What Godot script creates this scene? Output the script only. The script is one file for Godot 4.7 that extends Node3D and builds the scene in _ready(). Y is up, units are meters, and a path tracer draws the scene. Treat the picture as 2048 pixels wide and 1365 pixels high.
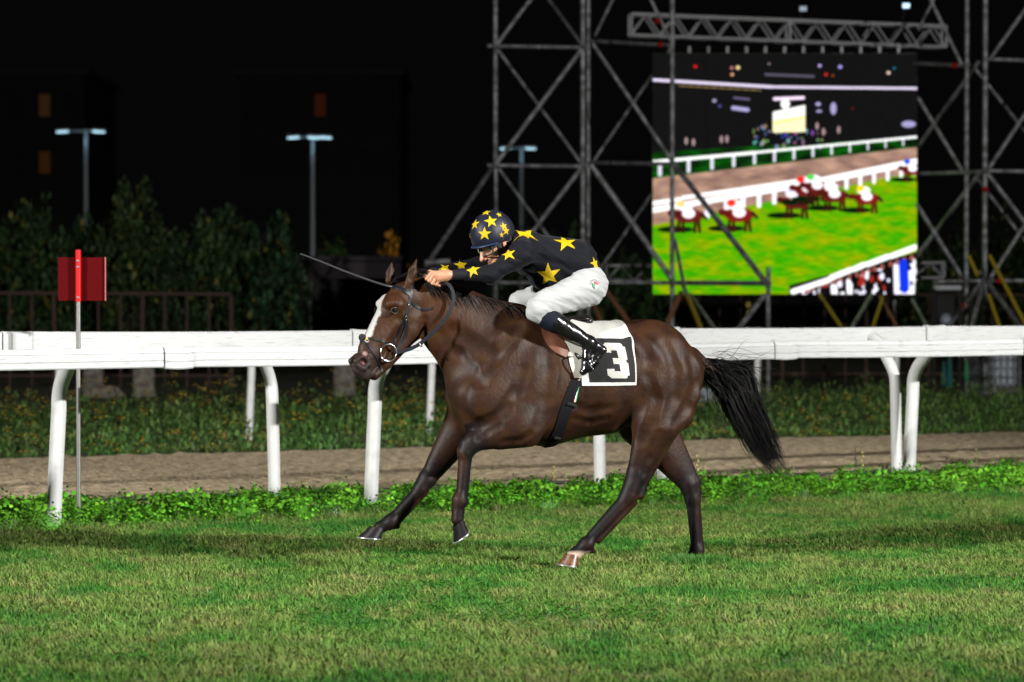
extends Node3D
# A night race: one bay horse and its jockey in front of white running rails, a dirt track, a scaffold with a video screen.

const FOCAL := 5700.0          # pixels of the 2048 px wide photograph
const EYE := Vector3(0.0, 1.58, 0.0)
const HORIZON := 594.0
const YAW := 0.262             # the horse heads a little towards the camera

var pitch := atan((HORIZON - 682.5) / FOCAL)
var mat := {}
var used_names := {}
var rng := RandomNumberGenerator.new()


# ---------------------------------------------------------------- pixels to places
func sight(u: float, v: float) -> Vector3:
	return Vector3((u - 1024.0) / FOCAL, (682.5 - v) / FOCAL, -1.0).rotated(Vector3.RIGHT, pitch)


func away(u: float, v: float, z: float) -> Vector3:      # the point seen at (u, v) on the plane at distance z
	var d := sight(u, v)
	return EYE + d * (z / -d.z)


func ground(u: float, v: float, h := 0.0) -> Vector3:    # the point of the ground seen at (u, v)
	var d := sight(u, v)
	return EYE + d * ((h - EYE.y) / d.y)


# ---------------------------------------------------------------- scene tree
func numbered(called: String) -> String:
	if not used_names.has(called):
		used_names[called] = 0
		return called
	used_names[called] += 1
	return "%s_%03d" % [called, used_names[called]]


func tag(o: Node, label: String, category: String, group := "", kind := "") -> Node:
	if label:
		o.set_meta("label", label)
	if category:
		o.set_meta("category", category)
	if group:
		o.set_meta("group", group)
	if kind:
		o.set_meta("kind", kind)
	return o


func thing(called: String, label: String, category: String, xf := Transform3D(), group := "") -> Node3D:
	var o := Node3D.new()
	o.name = numbered(called)
	o.transform = xf
	add_child(o)
	tag(o, label, category, group)
	return o


func put(called: String, mesh: Mesh, material: Material, parent: Node = null) -> MeshInstance3D:
	var o := MeshInstance3D.new()
	o.mesh = mesh
	o.material_override = material
	if parent == null:
		o.name = numbered(called)
		add_child(o)
	else:
		o.name = called
		parent.add_child(o, true)
	return o


func std(albedo: Color, roughness := 0.7, metallic := 0.0, specular := 0.5) -> StandardMaterial3D:   # albedo as linear real-world values
	var m := StandardMaterial3D.new()
	m.albedo_color = albedo.linear_to_srgb()
	m.roughness = roughness
	m.metallic = metallic
	m.metallic_specular = specular
	return m


func painted(roughness := 0.7, specular := 0.5) -> StandardMaterial3D:                               # coloured by its vertices or copies
	var m := std(Color(1, 1, 1), roughness, 0.0, specular)
	m.vertex_color_use_as_albedo = true
	return m


func noise_tex(freq: float, ramp: Array, size := 512, octaves := 4, kind := FastNoiseLite.TYPE_SIMPLEX_SMOOTH, s := 1) -> NoiseTexture2D:
	var n := FastNoiseLite.new()
	n.noise_type = kind
	n.frequency = freq
	n.fractal_octaves = octaves
	n.seed = s
	var t := NoiseTexture2D.new()
	t.width = size
	t.height = size
	t.seamless = true
	t.noise = n
	if ramp:
		var g := Gradient.new()
		g.offsets = PackedFloat32Array(ramp[0])
		g.colors = PackedColorArray(ramp[1])
		t.color_ramp = g
	return t


# ---------------------------------------------------------------- a mesh under construction
class Shape:
	var v := PackedVector3Array()
	var n := PackedVector3Array()
	var uv := PackedVector2Array()
	var c := PackedColorArray()
	var i := PackedInt32Array()
	var ink := Color(1, 1, 1)

	func vert(p: Vector3, nn: Vector3, t := Vector2.ZERO) -> int:
		v.append(p)
		n.append(nn)
		uv.append(t)
		c.append(ink)
		return v.size() - 1

	func tri(a: int, b: int, d: int) -> void:             # turned so that the front follows the normals
		var g := (v[b] - v[a]).cross(v[d] - v[a])
		if g.dot(n[a] + n[b] + n[d]) > 0.0:
			i.append_array([a, d, b])
		else:
			i.append_array([a, b, d])

	func quad(a: int, b: int, d: int, e: int) -> void:
		tri(a, b, d)
		tri(a, d, e)

	func face(p: Array, nn := Vector3.ZERO) -> void:       # a flat polygon with its own normal
		if nn == Vector3.ZERO:
			nn = (p[1] - p[0]).cross(p[2] - p[0]).normalized()
		var first := v.size()
		for q in p:
			vert(q, nn)
		for k in range(1, p.size() - 1):
			tri(first, first + k, first + k + 1)

	func box(xf: Transform3D, size: Vector3, bevel := 0.0) -> void:
		var h := size * 0.5
		var b := minf(bevel, minf(h.x, minf(h.y, h.z)) * 0.9)
		for axis in 3:
			for s in [-1.0, 1.0]:
				var a1 := (axis + 1) % 3
				var a2 := (axis + 2) % 3
				var p := []
				for k in [[-1, -1], [1, -1], [1, 1], [-1, 1]]:
					var q := Vector3.ZERO
					q[axis] = s * h[axis]
					q[a1] = k[0] * (h[a1] - b)
					q[a2] = k[1] * (h[a2] - b)
					p.append(xf * q)
				var nn := Vector3.ZERO
				nn[axis] = s
				face(p, (xf.basis * nn).normalized())
				if b > 0.0:
					for s2 in [-1.0, 1.0]:                   # the bevel to the next axis
						var q4 := []
						for k in [[0, -1], [0, 1], [1, 1], [1, -1]]:
							var q := Vector3.ZERO
							q[axis] = s * (h[axis] if k[0] == 0 else h[axis] - b)
							q[a1] = s2 * (h[a1] - b if k[0] == 0 else h[a1])
							q[a2] = k[1] * (h[a2] - b)
							q4.append(xf * q)
						var n2 := Vector3.ZERO
						n2[axis] = s
						n2[a1] = s2
						face(q4, (xf.basis * n2).normalized())

	# a flat strap through points p with normals q: half width, thickness
	func strap(p: Array, q: Array, half: Array, thick: float, closed := false) -> void:
		var first := v.size()
		var m := p.size()
		for k in m:
			var t: Vector3 = (p[(k + 1) % m if closed else mini(k + 1, m - 1)] - p[(k - 1 + m) % m if closed else maxi(k - 1, 0)]).normalized()
			var nn: Vector3 = (q[k] - t * t.dot(q[k])).normalized()
			var w := t.cross(nn)
			var hw: float = half[mini(k, half.size() - 1)]
			for e in [[-1.0, 0.0, -w], [-1.0, 0.7, (nn - w).normalized()], [-0.75, 1.0, nn], [0.75, 1.0, nn], [1.0, 0.7, (nn + w).normalized()], [1.0, 0.0, w]]:
				vert(p[k] + w * hw * e[0] + nn * thick * e[1], e[2], Vector2(e[0] * 0.5 + 0.5, float(k) / m))
		for k in (m if closed else m - 1):
			for s in 5:
				var a := first + k * 6 + s
				var b := first + ((k + 1) % m) * 6 + s
				quad(a, a + 1, b + 1, b)

	func tube(path: Array, radii: Array, sides := 8, flat := 1.0, caps := true, side_hint := Vector3.ZERO) -> void:   # flat < 1 squashes across the hint
		var count := path.size()
		var ring0 := v.size()
		var up := Vector3.ZERO
		for k in count:
			var t: Vector3 = (path[mini(k + 1, count - 1)] - path[maxi(k - 1, 0)]).normalized()
			if side_hint != Vector3.ZERO:
				up = side_hint
			elif up == Vector3.ZERO:
				up = Vector3.UP if absf(t.y) < 0.9 else Vector3.RIGHT
			up = (up - t * up.dot(t)).normalized()
			var w := t.cross(up)
			var r: float = radii[mini(k, radii.size() - 1)]
			for s in sides:
				var a := TAU * s / sides
				var off := up * cos(a) * flat + w * sin(a)
				var nn := (up * cos(a) / flat + w * sin(a)).normalized()
				vert(path[k] + off * r, nn, Vector2(float(s) / sides, float(k) / count))
		for k in count - 1:
			for s in sides:
				var a := ring0 + k * sides + s
				var b := ring0 + k * sides + (s + 1) % sides
				quad(a, b, b + sides, a + sides)
		if caps:
			for e in [0, count - 1]:
				var t: Vector3 = (path[1] - path[0]).normalized() * -1.0 if e == 0 else (path[count - 1] - path[count - 2]).normalized()
				var p := []
				for s in sides:
					p.append(v[ring0 + e * sides + s])
				face(p, t)

	func lathe(xf: Transform3D, outline: Array, sides := 20) -> void:   # outline: Vector2(radius, height)
		var first := v.size()
		for k in outline.size():
			var d: Vector2 = outline[mini(k + 1, outline.size() - 1)] - outline[maxi(k - 1, 0)]
			for s in sides:
				var a := TAU * s / sides
				vert(xf * Vector3(outline[k].x * cos(a), outline[k].y, outline[k].x * sin(a)), (xf.basis * Vector3(d.y * cos(a), -d.x, d.y * sin(a))).normalized(), Vector2(float(s) / sides, float(k) / outline.size()))
		for k in outline.size() - 1:
			for s in sides:
				var a := first + k * sides + s
				var b := first + k * sides + (s + 1) % sides
				quad(a, b, b + sides, a + sides)

	func ball(at: Vector3, r: Vector3, rings := 8, sides := 12) -> void:
		var o := []
		for k in rings + 1:
			var a := PI * k / rings
			o.append(Vector2(maxf(sin(a), 0.001), -cos(a)))
		lathe(Transform3D(Basis.from_scale(r), at), o, sides)

	func commit() -> ArrayMesh:
		var m := ArrayMesh.new()
		var arrays := []
		arrays.resize(Mesh.ARRAY_MAX)
		arrays[Mesh.ARRAY_VERTEX] = v
		arrays[Mesh.ARRAY_NORMAL] = n
		arrays[Mesh.ARRAY_TEX_UV] = uv
		arrays[Mesh.ARRAY_COLOR] = c
		arrays[Mesh.ARRAY_INDEX] = i
		m.add_surface_from_arrays(Mesh.PRIMITIVE_TRIANGLES, arrays)
		return m


# ---------------------------------------------------------------- bodies: tapered bones joined smoothly, meshed as surface nets
class Solid:
	var a := PackedVector3Array()
	var ab := PackedVector3Array()
	var r0 := PackedFloat32Array()
	var dr := PackedFloat32Array()
	var il := PackedFloat32Array()
	var ik := PackedFloat32Array()
	var km := PackedFloat32Array()
	var soft := PackedFloat32Array()
	var fr := PackedInt32Array()
	var carve := PackedInt32Array()
	var lo := PackedVector3Array()
	var hi := PackedVector3Array()
	var ripple: FastNoiseLite                              # muscle fibres or folds in cloth, in a space of its own
	var ripple_axes := Basis()
	var ripple_deep := 0.0
	var ripple_from := -9.0                                # fades in above this height
	var frames: Array[Transform3D] = [Transform3D()]       # from the solid's axes to each frame's

	# a bone from p to q with radii rp and rq; wide scales it across the frame's z axis; blend is the reach of the smooth join
	func bone(p: Vector3, q: Vector3, rp: float, rq: float, wide := 1.0, blend := 0.03, frame := 0, cut := false) -> void:
		var k := 1.0 / wide
		var d := q - p
		d.z *= k
		a.append(p)
		ab.append(d)
		r0.append(rp)
		dr.append(rq - rp)
		il.append(1.0 / maxf(d.length_squared(), 1e-9))
		ik.append(k)
		km.append(minf(1.0, wide))
		soft.append(blend)
		fr.append(frame)
		carve.append(1 if cut else 0)
		var reach := Vector3.ONE * (maxf(rp, rq) * maxf(1.0, wide) + blend)
		var back := frames[frame].affine_inverse()
		var p2 := back * p
		var q2 := back * q
		lo.append(p2.min(q2) - reach)
		hi.append(p2.max(q2) + reach)

	func value(p: Vector3, ids: PackedInt32Array) -> float:
		var d := 1.0
		var f := 0
		var w := p
		for id in ids:
			if fr[id] != f:
				f = fr[id]
				w = frames[f] * p
			var s := w - a[id]
			s.z *= ik[id]
			var t := clampf(s.dot(ab[id]) * il[id], 0.0, 1.0)
			var e := ((s - ab[id] * t).length() - r0[id] - dr[id] * t) * km[id]
			var k := soft[id]
			if carve[id] == 0:
				var h := maxf(k - absf(d - e), 0.0)
				d = minf(d, e) - h * h * 0.25 / k
			else:
				var h := maxf(k - absf(d + e), 0.0)
				d = maxf(d, -e) + h * h * 0.25 / k
		if ripple_deep > 0.0 and absf(d) < 0.03:
			d += ripple.get_noise_3dv(ripple_axes * p) * ripple_deep * clampf((p.y - ripple_from) * 4.0, 0.0, 1.0)
		return d

	func near(p: Vector3, margin: float) -> PackedInt32Array:
		var ids := PackedInt32Array()
		for k in a.size():
			if p.x > lo[k].x - margin and p.y > lo[k].y - margin and p.z > lo[k].z - margin and p.x < hi[k].x + margin and p.y < hi[k].y + margin and p.z < hi[k].z + margin:
				ids.append(k)
		return ids

	func grad(p: Vector3, ids: PackedInt32Array, e: float) -> Vector3:
		var p1 := value(p + Vector3(e, -e, -e), ids)
		var p2 := value(p + Vector3(-e, -e, e), ids)
		var p3 := value(p + Vector3(-e, e, -e), ids)
		var p4 := value(p + Vector3(e, e, e), ids)
		return Vector3(p1 - p2 - p3 + p4, -p1 - p2 + p3 + p4, -p1 + p2 - p3 + p4).normalized()

	func bounds() -> AABB:
		var l := lo[0]
		var h := hi[0]
		for k in a.size():
			if carve[k] == 0:
				l = l.min(lo[k])
				h = h.max(hi[k])
		return AABB(l, h - l)

	# where a ray first meets the surface: [point, normal] or []
	func hit(from: Vector3, dir: Vector3, far := 3.0) -> Array:
		var t := 0.0
		for k in 160:
			var p := from + dir * t
			var ids := near(p, 0.12)
			var d := 0.1
			if ids.size():
				d = minf(value(p, ids), 0.1)
			if d < 0.0007:
				return [p, grad(p, near(p, 0.03), 0.004)]
			t += maxf(d * 0.8, 0.0008)
			if t > far:
				break
		return []

	func mesh_into(out: Shape, c: float, shade: Callable, keep = null, box := AABB()) -> void:
		if box.size == Vector3.ZERO:
			box = bounds()
		var o := box.position
		var nb := Vector3i((box.size / (c * 8.0)).ceil())
		var nx := nb.x * 8 + 1
		var ny := nb.y * 8 + 1
		var nxy := nx * ny
		var val := PackedFloat32Array()
		val.resize(nxy * (nb.z * 8 + 1))
		val.fill(9.0)
		var at := PackedInt32Array()
		at.resize(val.size())
		at.fill(-1)
		var subs := PackedInt32Array()
		var lists: Array[PackedInt32Array] = []
		for bz in nb.z:
			for by in nb.y:
				for bx in nb.x:
					var mid := o + Vector3(bx * 8 + 4, by * 8 + 4, bz * 8 + 4) * c
					var ids := near(mid, c * 4.0)
					if ids.is_empty() or absf(value(mid, ids)) > c * 8.3:
						continue
					if keep != null and not keep.call(mid, c * 7.0):
						continue
					var used := false
					for s in 8:
						var sx := bx * 8 + (s & 1) * 4
						var sy := by * 8 + ((s >> 1) & 1) * 4
						var sz := bz * 8 + (s >> 2) * 4
						if absf(value(o + Vector3(sx + 2, sy + 2, sz + 2) * c, ids)) > c * 4.6:
							continue
						for k in 5:
							for j in 5:
								var row := (sz + k) * nxy + (sy + j) * nx + sx
								for g in 5:
									if val[row + g] == 9.0:
										val[row + g] = value(o + Vector3(sx + g, sy + j, sz + k) * c, ids)
						subs.append_array([sx, sy, sz, lists.size()])
						used = true
					if used:
						lists.append(ids)
		var step := [1, nx, nxy]
		var made := PackedInt32Array()
		for q in range(0, subs.size(), 4):
			var ids := lists[subs[q + 3]]
			for k in 4:
				for j in 4:
					for g in 4:
						var id := (subs[q + 2] + k) * nxy + (subs[q + 1] + j) * nx + subs[q] + g
						var v0 := val[id]
						var v1 := val[id + 1]
						var v2 := val[id + nx]
						var v3 := val[id + nx + 1]
						var v4 := val[id + nxy]
						var v5 := val[id + nxy + 1]
						var v6 := val[id + nxy + nx]
						var v7 := val[id + nxy + nx + 1]
						var m := int(v0 < 0.0) + int(v1 < 0.0) + int(v2 < 0.0) + int(v3 < 0.0) + int(v4 < 0.0) + int(v5 < 0.0) + int(v6 < 0.0) + int(v7 < 0.0)
						if m == 0 or m == 8:
							continue
						var sum := Vector3.ZERO
						var cnt := 0.0
						if (v0 < 0.0) != (v1 < 0.0):
							sum += Vector3(v0 / (v0 - v1), 0, 0)
							cnt += 1.0
						if (v2 < 0.0) != (v3 < 0.0):
							sum += Vector3(v2 / (v2 - v3), 1, 0)
							cnt += 1.0
						if (v4 < 0.0) != (v5 < 0.0):
							sum += Vector3(v4 / (v4 - v5), 0, 1)
							cnt += 1.0
						if (v6 < 0.0) != (v7 < 0.0):
							sum += Vector3(v6 / (v6 - v7), 1, 1)
							cnt += 1.0
						if (v0 < 0.0) != (v2 < 0.0):
							sum += Vector3(0, v0 / (v0 - v2), 0)
							cnt += 1.0
						if (v1 < 0.0) != (v3 < 0.0):
							sum += Vector3(1, v1 / (v1 - v3), 0)
							cnt += 1.0
						if (v4 < 0.0) != (v6 < 0.0):
							sum += Vector3(0, v4 / (v4 - v6), 1)
							cnt += 1.0
						if (v5 < 0.0) != (v7 < 0.0):
							sum += Vector3(1, v5 / (v5 - v7), 1)
							cnt += 1.0
						if (v0 < 0.0) != (v4 < 0.0):
							sum += Vector3(0, 0, v0 / (v0 - v4))
							cnt += 1.0
						if (v1 < 0.0) != (v5 < 0.0):
							sum += Vector3(1, 0, v1 / (v1 - v5))
							cnt += 1.0
						if (v2 < 0.0) != (v6 < 0.0):
							sum += Vector3(0, 1, v2 / (v2 - v6))
							cnt += 1.0
						if (v3 < 0.0) != (v7 < 0.0):
							sum += Vector3(1, 1, v3 / (v3 - v7))
							cnt += 1.0
						var p := o + (Vector3(subs[q] + g, subs[q + 1] + j, subs[q + 2] + k) + sum / cnt) * c
						if keep != null and not keep.call(p, 0.0):
							continue
						var nn := grad(p, ids, c * 0.6)
						p -= nn * clampf(value(p, ids), -c * 0.5, c * 0.5)
						out.ink = shade.call(p, nn)
						at[id] = out.vert(p, nn, Vector2(p.x, p.y))
						made.append(id)
		for id in made:
			for ax in 3:
				var s0: int = step[ax]
				var s1: int = step[(ax + 1) % 3]
				var s2: int = step[(ax + 2) % 3]
				if id - s1 - s2 < 0 or (val[id] < 0.0) == (val[id + s0] < 0.0):
					continue
				var q0 := at[id]
				var q1 := at[id - s1]
				var q2 := at[id - s1 - s2]
				var q3 := at[id - s2]
				if q1 >= 0 and q2 >= 0 and q3 >= 0:
					out.quad(q0, q1, q2, q3)


# ================================================================ the scene
func _ready() -> void:
	rng.seed = 7
	look()
	materials()
	grounds()
	running_rails()
	backdrop()
	horse()
	jockey()
	turf()


# ---------------------------------------------------------------- camera, sky, floodlights, exposure
func look() -> void:
	var cam := Camera3D.new()
	cam.name = "camera"
	add_child(cam)
	cam.position = EYE
	cam.rotation.x = pitch
	cam.near = 0.5
	cam.far = 900.0
	var lens := CameraAttributesPhysical.new()
	lens.frustum_focal_length = 100.0
	lens.frustum_focus_distance = 16.4
	lens.frustum_far = 900.0
	lens.frustum_near = 0.5
	lens.exposure_aperture = 2.8
	cam.attributes = lens
	cam.fov = rad_to_deg(2.0 * atan(682.5 / FOCAL))
	cam.current = true

	var env := Environment.new()
	env.background_mode = Environment.BG_SKY
	var sky := ProceduralSkyMaterial.new()
	sky.sky_top_color = Color(0.036, 0.036, 0.038)
	sky.sky_horizon_color = Color(0.036, 0.036, 0.037)
	sky.ground_bottom_color = Color(0.03, 0.03, 0.03)
	sky.ground_horizon_color = Color(0.05, 0.05, 0.05)
	env.sky = Sky.new()
	env.sky.sky_material = sky
	env.background_energy_multiplier = 0.6
	env.tonemap_mode = Environment.TONE_MAPPER_LINEAR
	env.tonemap_exposure = 1.0
	env.sdfgi_enabled = true
	env.ssao_enabled = true
	env.ssil_enabled = true
	var we := WorldEnvironment.new()
	we.name = "world_environment"
	we.environment = env
	add_child(we)

	# the racecourse's floodlight masts stand on the camera's side of the track; the two long shadows of the horse point away from them
	floodlight_mast(Vector3(22.0, 0, -2.6), [Vector3(-4.0, 0, -18.2), Vector3(4.2, 0.4, -24.6)], 1850.0, "tall floodlight mast beside the home turn")
	floodlight_mast(Vector3(-20.5, 0, 0.6), [Vector3(4.8, 0, -19.0), Vector3(-3.2, 0.4, -24.8)], 1700.0, "tall floodlight mast beside the winning post")


func floodlight_mast(foot: Vector3, aims: Array, energy: float, label: String) -> void:
	var t := thing("floodlight_mast", label, "floodlight", Transform3D(Basis(), foot), "floodlight masts on the stand side")
	var pole := Shape.new()
	pole.tube([Vector3.ZERO, Vector3(0, 6, 0), Vector3(0, 11.6, 0)], [0.16, 0.12, 0.08], 12)
	put("pole", pole.commit(), std(Color(0.35, 0.36, 0.37), 0.5, 0.8), t)
	var head := Transform3D(Basis(), Vector3(0, 11.9, 0)).looking_at(aims[0] - foot, Vector3.UP)
	var frame := Shape.new()
	frame.box(head.translated_local(Vector3(0, 0, 0.12)), Vector3(2.3, 0.1, 0.1), 0.01)
	frame.box(head.translated_local(Vector3(0, 0.5, 0.12)), Vector3(2.3, 0.1, 0.1), 0.01)
	put("crossbar", frame.commit(), std(Color(0.3, 0.3, 0.3), 0.5, 0.8), t)
	var glow := std(Color(0.8, 0.8, 0.8), 0.3)
	glow.emission_enabled = true
	glow.emission = Color(1.0, 0.98, 0.94)
	glow.emission_energy_multiplier = 6.0
	for k in 4:
		var lamp := Shape.new()
		lamp.box(head.translated_local(Vector3(-0.84 + k * 0.56, 0.25, 0.03)), Vector3(0.46, 0.62, 0.1), 0.02)
		var body := put("floodlight_housing", lamp.commit(), std(Color(0.1, 0.1, 0.1), 0.5), t)
		var pane := Shape.new()
		pane.box(head.translated_local(Vector3(-0.84 + k * 0.56, 0.25, -0.028)), Vector3(0.4, 0.56, 0.012))
		put("lamp_glass", pane.commit(), glow, body)
	for k in 3:                                  # narrow beams on the turf and on the dirt track, wide ones over everything
		var l := SpotLight3D.new()
		l.name = ["turf_flood_light", "track_flood_light", "wide_flood_light"][k]
		l.light_energy = energy * [0.72, 0.52, 0.3][k]
		l.light_color = Color(1.0, 0.99, 0.97)
		l.light_size = 0.22
		l.spot_range = 200.0
		l.spot_attenuation = 2.0
		l.spot_angle = [12.5, 10.0, 52.0][k]
		l.spot_angle_attenuation = [1.0, 1.0, 0.7][k]
		l.shadow_enabled = true
		t.add_child(l)
		l.transform = Transform3D(Basis(), head.translated_local(Vector3(0.56 - 0.56 * k, 0.25, -0.3)).origin).looking_at(aims[mini(k, 1)] - foot if k < 2 else Vector3(0.4, 0, -22.0) - foot, Vector3.UP)


# ---------------------------------------------------------------- shared materials
func materials() -> void:
	var scuffs := noise_tex(0.03, [[0.0, 0.2, 0.27, 0.33, 0.62, 1.0], [Color(0.62, 0.61, 0.59), Color(0.78, 0.77, 0.75), Color(0.96, 0.96, 0.955), Color(0.985, 0.985, 0.985), Color(1, 1, 1), Color(0.985, 0.985, 0.98)]], 1024, 4)
	var w := std(Color(0.49, 0.5, 0.51), 0.45)
	w.albedo_texture = scuffs
	w.uv1_triplanar = true
	w.uv1_scale = Vector3(0.16, 3.2, 0.16)
	mat.white_rail = w
	mat.white_post = std(Color(0.54, 0.55, 0.56), 0.45)
	mat.white_post.albedo_texture = noise_tex(0.012, [[0.0, 0.4, 1.0], [Color(0.9, 0.9, 0.88), Color(0.98, 0.98, 0.97), Color(1, 1, 1)]], 512, 4)
	mat.white_post.uv1_triplanar = true
	var galv := std(Color(0.32, 0.33, 0.345), 0.5, 0.35)
	galv.albedo_texture = noise_tex(0.03, [[0.0, 0.5, 0.62, 1.0], [Color(0.45, 0.4, 0.36), Color(0.75, 0.75, 0.76), Color(0.95, 0.95, 0.96), Color(1, 1, 1)]], 256, 5)
	galv.uv1_triplanar = true
	galv.uv1_scale = Vector3.ONE * 0.8
	mat.steel = galv
	mat.alu = std(Color(0.32, 0.32, 0.335), 0.45, 0.5)
	mat.rust = std(Color(0.06, 0.034, 0.026), 0.8)
	mat.orange = std(Color(0.22, 0.085, 0.045), 0.8)
	mat.yellow = std(Color(0.3, 0.22, 0.012), 0.6, 0.0, 0.3)
	mat.red = std(Color(0.3, 0.006, 0.006), 0.6, 0.0, 0.3)
	mat.black = std(Color(0.010, 0.010, 0.011), 0.6, 0.0, 0.3)
	mat.leather = std(Color(0.006, 0.007, 0.010), 0.45, 0.0, 0.35)


# ---------------------------------------------------------------- ground, track
var along := Vector3.ZERO      # the running direction of the rails, towards the right
var across := Vector3.ZERO     # away from the camera


func grounds() -> void:
	var a1 := ground(0, 1024)
	var a2 := ground(2048, 950)
	along = (a2 - a1).normalized()
	across = Vector3(along.z, 0, -along.x)
	if across.z > 0.0:
		across = -across

	var soil := std(Color(0.045, 0.05, 0.022), 0.95)
	soil.albedo_texture = noise_tex(0.012, [[0.0, 0.4, 0.6, 1.0], [Color(0.55, 0.6, 0.4), Color(0.85, 0.9, 0.7), Color(1, 0.95, 0.8), Color(1, 0.85, 0.65)]], 512, 6)
	soil.uv1_triplanar = true
	soil.uv1_world_triplanar = true
	soil.uv1_scale = Vector3.ONE * 0.6
	var g := Shape.new()
	g.face([Vector3(-420, 0, 60), Vector3(420, 0, 60), Vector3(420, 0, -600), Vector3(-420, 0, -600)], Vector3.UP)
	tag(put("ground", g.commit(), soil), "dark earth under the turf and weeds", "ground", "", "structure")

	# dirt track: churned sand, uneven
	var n1 := FastNoiseLite.new()
	n1.seed = 3
	n1.frequency = 1.3
	n1.fractal_octaves = 4
	var n2 := FastNoiseLite.new()
	n2.seed = 9
	n2.noise_type = FastNoiseLite.TYPE_CELLULAR
	n2.frequency = 4.2
	n2.fractal_octaves = 2
	var near_edge := a1 - along * 14.0
	var f1 := ground(0, 921)
	var f2 := ground(2048, 867)
	var d := Shape.new()
	var nu := 420
	var nw := 150
	for k in nw + 1:
		var t := float(k) / nw
		t = t * t * 0.35 + t * 0.65
		for j in nu + 1:
			var s := float(j) / nu
			s = s * 38.0
			var p0 := near_edge + along * s
			var off := (p0 - a1).dot(along)
			var q := f1 + (f2 - f1).normalized() * off * 1.0
			var p := p0.lerp(q, t)
			var hgt := 0.0
			if t > 0.0 and t < 1.0:
				var dent := n2.get_noise_2d(p.x * 1.4, p.z * 1.1)
				hgt = 0.014 + n1.get_noise_2d(p.x, p.z) * 0.008 + maxf(0.0, dent + 0.5) * 0.06 + n1.get_noise_2d(p.x * 6.0, p.z * 6.0) * 0.012
				hgt = maxf(hgt, 0.004)
			d.vert(Vector3(p.x, 0.006 + hgt, p.z), Vector3.UP, Vector2(p.x, p.z))
	for k in nw:
		for j in nu:
			var q := k * (nu + 1) + j
			d.quad(q, q + 1, q + nu + 2, q + nu + 1)
	for q in d.v.size():
		d.n[q] = Vector3.ZERO
	for q in range(0, d.i.size(), 3):
		var fn := (d.v[d.i[q + 2]] - d.v[d.i[q]]).cross(d.v[d.i[q + 1]] - d.v[d.i[q]])
		for e in 3:
			d.n[d.i[q + e]] += fn
	for q in d.v.size():
		d.n[q] = d.n[q].normalized() if d.n[q].y > 0.0 else -d.n[q].normalized()
	var sand := std(Color(0.46, 0.362, 0.235), 0.95)
	sand.albedo_texture = noise_tex(0.02, [[0.0, 0.3, 0.5, 0.75, 1.0], [Color(0.4, 0.39, 0.38), Color(0.74, 0.73, 0.71), Color(0.88, 0.88, 0.86), Color(0.96, 0.96, 0.95), Color(1, 1, 1)]], 1024, 6)
	sand.uv1_triplanar = true
	sand.uv1_world_triplanar = true
	sand.uv1_scale = Vector3.ONE * 0.35
	sand.heightmap_enabled = true
	sand.heightmap_texture = noise_tex(0.09, [], 512, 5)
	sand.heightmap_scale = 2.0
	tag(put("dirt_track", d.commit(), sand), "churned brown sand of the dirt track behind the rails", "track", "", "structure")

	# irrigation hose lying along the near edge of the dirt
	var hose := Shape.new()
	var path := []
	var h1 := ground(-300, 1029)
	var h2 := ground(2350, 934)
	for k in 80:
		var p := h1.lerp(h2, k / 79.0)
		path.append(p + Vector3(0, 0.045 + 0.008 * sin(k * 0.9), 0) + across * 0.03 * sin(k * 0.37))
	hose.tube(path, [0.016], 8)
	tag(put("irrigation_hose", hose.commit(), std(Color(0.015, 0.015, 0.014), 0.6)), "thin black irrigation hose lying along the edge of the dirt track", "hose")


# ---------------------------------------------------------------- running rails
func rail_profile(h: float, w: float) -> Array:             # (outwards, up) from the middle of the rail
	return [Vector2(w * 0.42, -h * 0.5), Vector2(w * 0.5, -h * 0.44), Vector2(w * 0.5, -h * 0.2), Vector2(w * 0.42, -h * 0.18), Vector2(w * 0.42, -h * 0.15), Vector2(w * 0.5, -h * 0.13), Vector2(w * 0.5, h * 0.16), Vector2(w * 0.41, h * 0.18), Vector2(w * 0.41, h * 0.22), Vector2(w * 0.46, h * 0.25), Vector2(w * 0.36, h * 0.42), Vector2(w * 0.2, h * 0.5), Vector2(-w * 0.3, h * 0.5), Vector2(-w * 0.5, h * 0.4), Vector2(-w * 0.5, -h * 0.5)]


func rail_section(p: Vector3, q: Vector3, side: Vector3, grow: float, h: float) -> ArrayMesh:
	var s := Shape.new()
	var prof := rail_profile(h + grow, 0.075 + grow)
	var steps := 10
	for k in prof.size():
		var a: Vector2 = prof[k]
		var b: Vector2 = prof[(k + 1) % prof.size()]
		var nn := (side * (b.y - a.y) + Vector3.UP * (a.x - b.x)).normalized()
		for e in steps:
			var p0 := p.lerp(q, float(e) / steps)
			var p1 := p.lerp(q, float(e + 1) / steps)
			var sag0 := Vector3(0, -0.006 * sin(PI * e / steps), 0)
			var sag1 := Vector3(0, -0.006 * sin(PI * (e + 1) / steps), 0)
			s.face([p0 + sag0 + side * a.x + Vector3.UP * a.y, p1 + sag1 + side * a.x + Vector3.UP * a.y, p1 + sag1 + side * b.x + Vector3.UP * b.y, p0 + sag0 + side * b.x + Vector3.UP * b.y], nn)
	for e in [p, q]:
		var ends := []
		for a in prof:
			ends.append(e + side * a.x + Vector3.UP * a.y)
		s.face(ends, (p - q).normalized() if e == p else (q - p).normalized())
	return s.commit()


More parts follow.
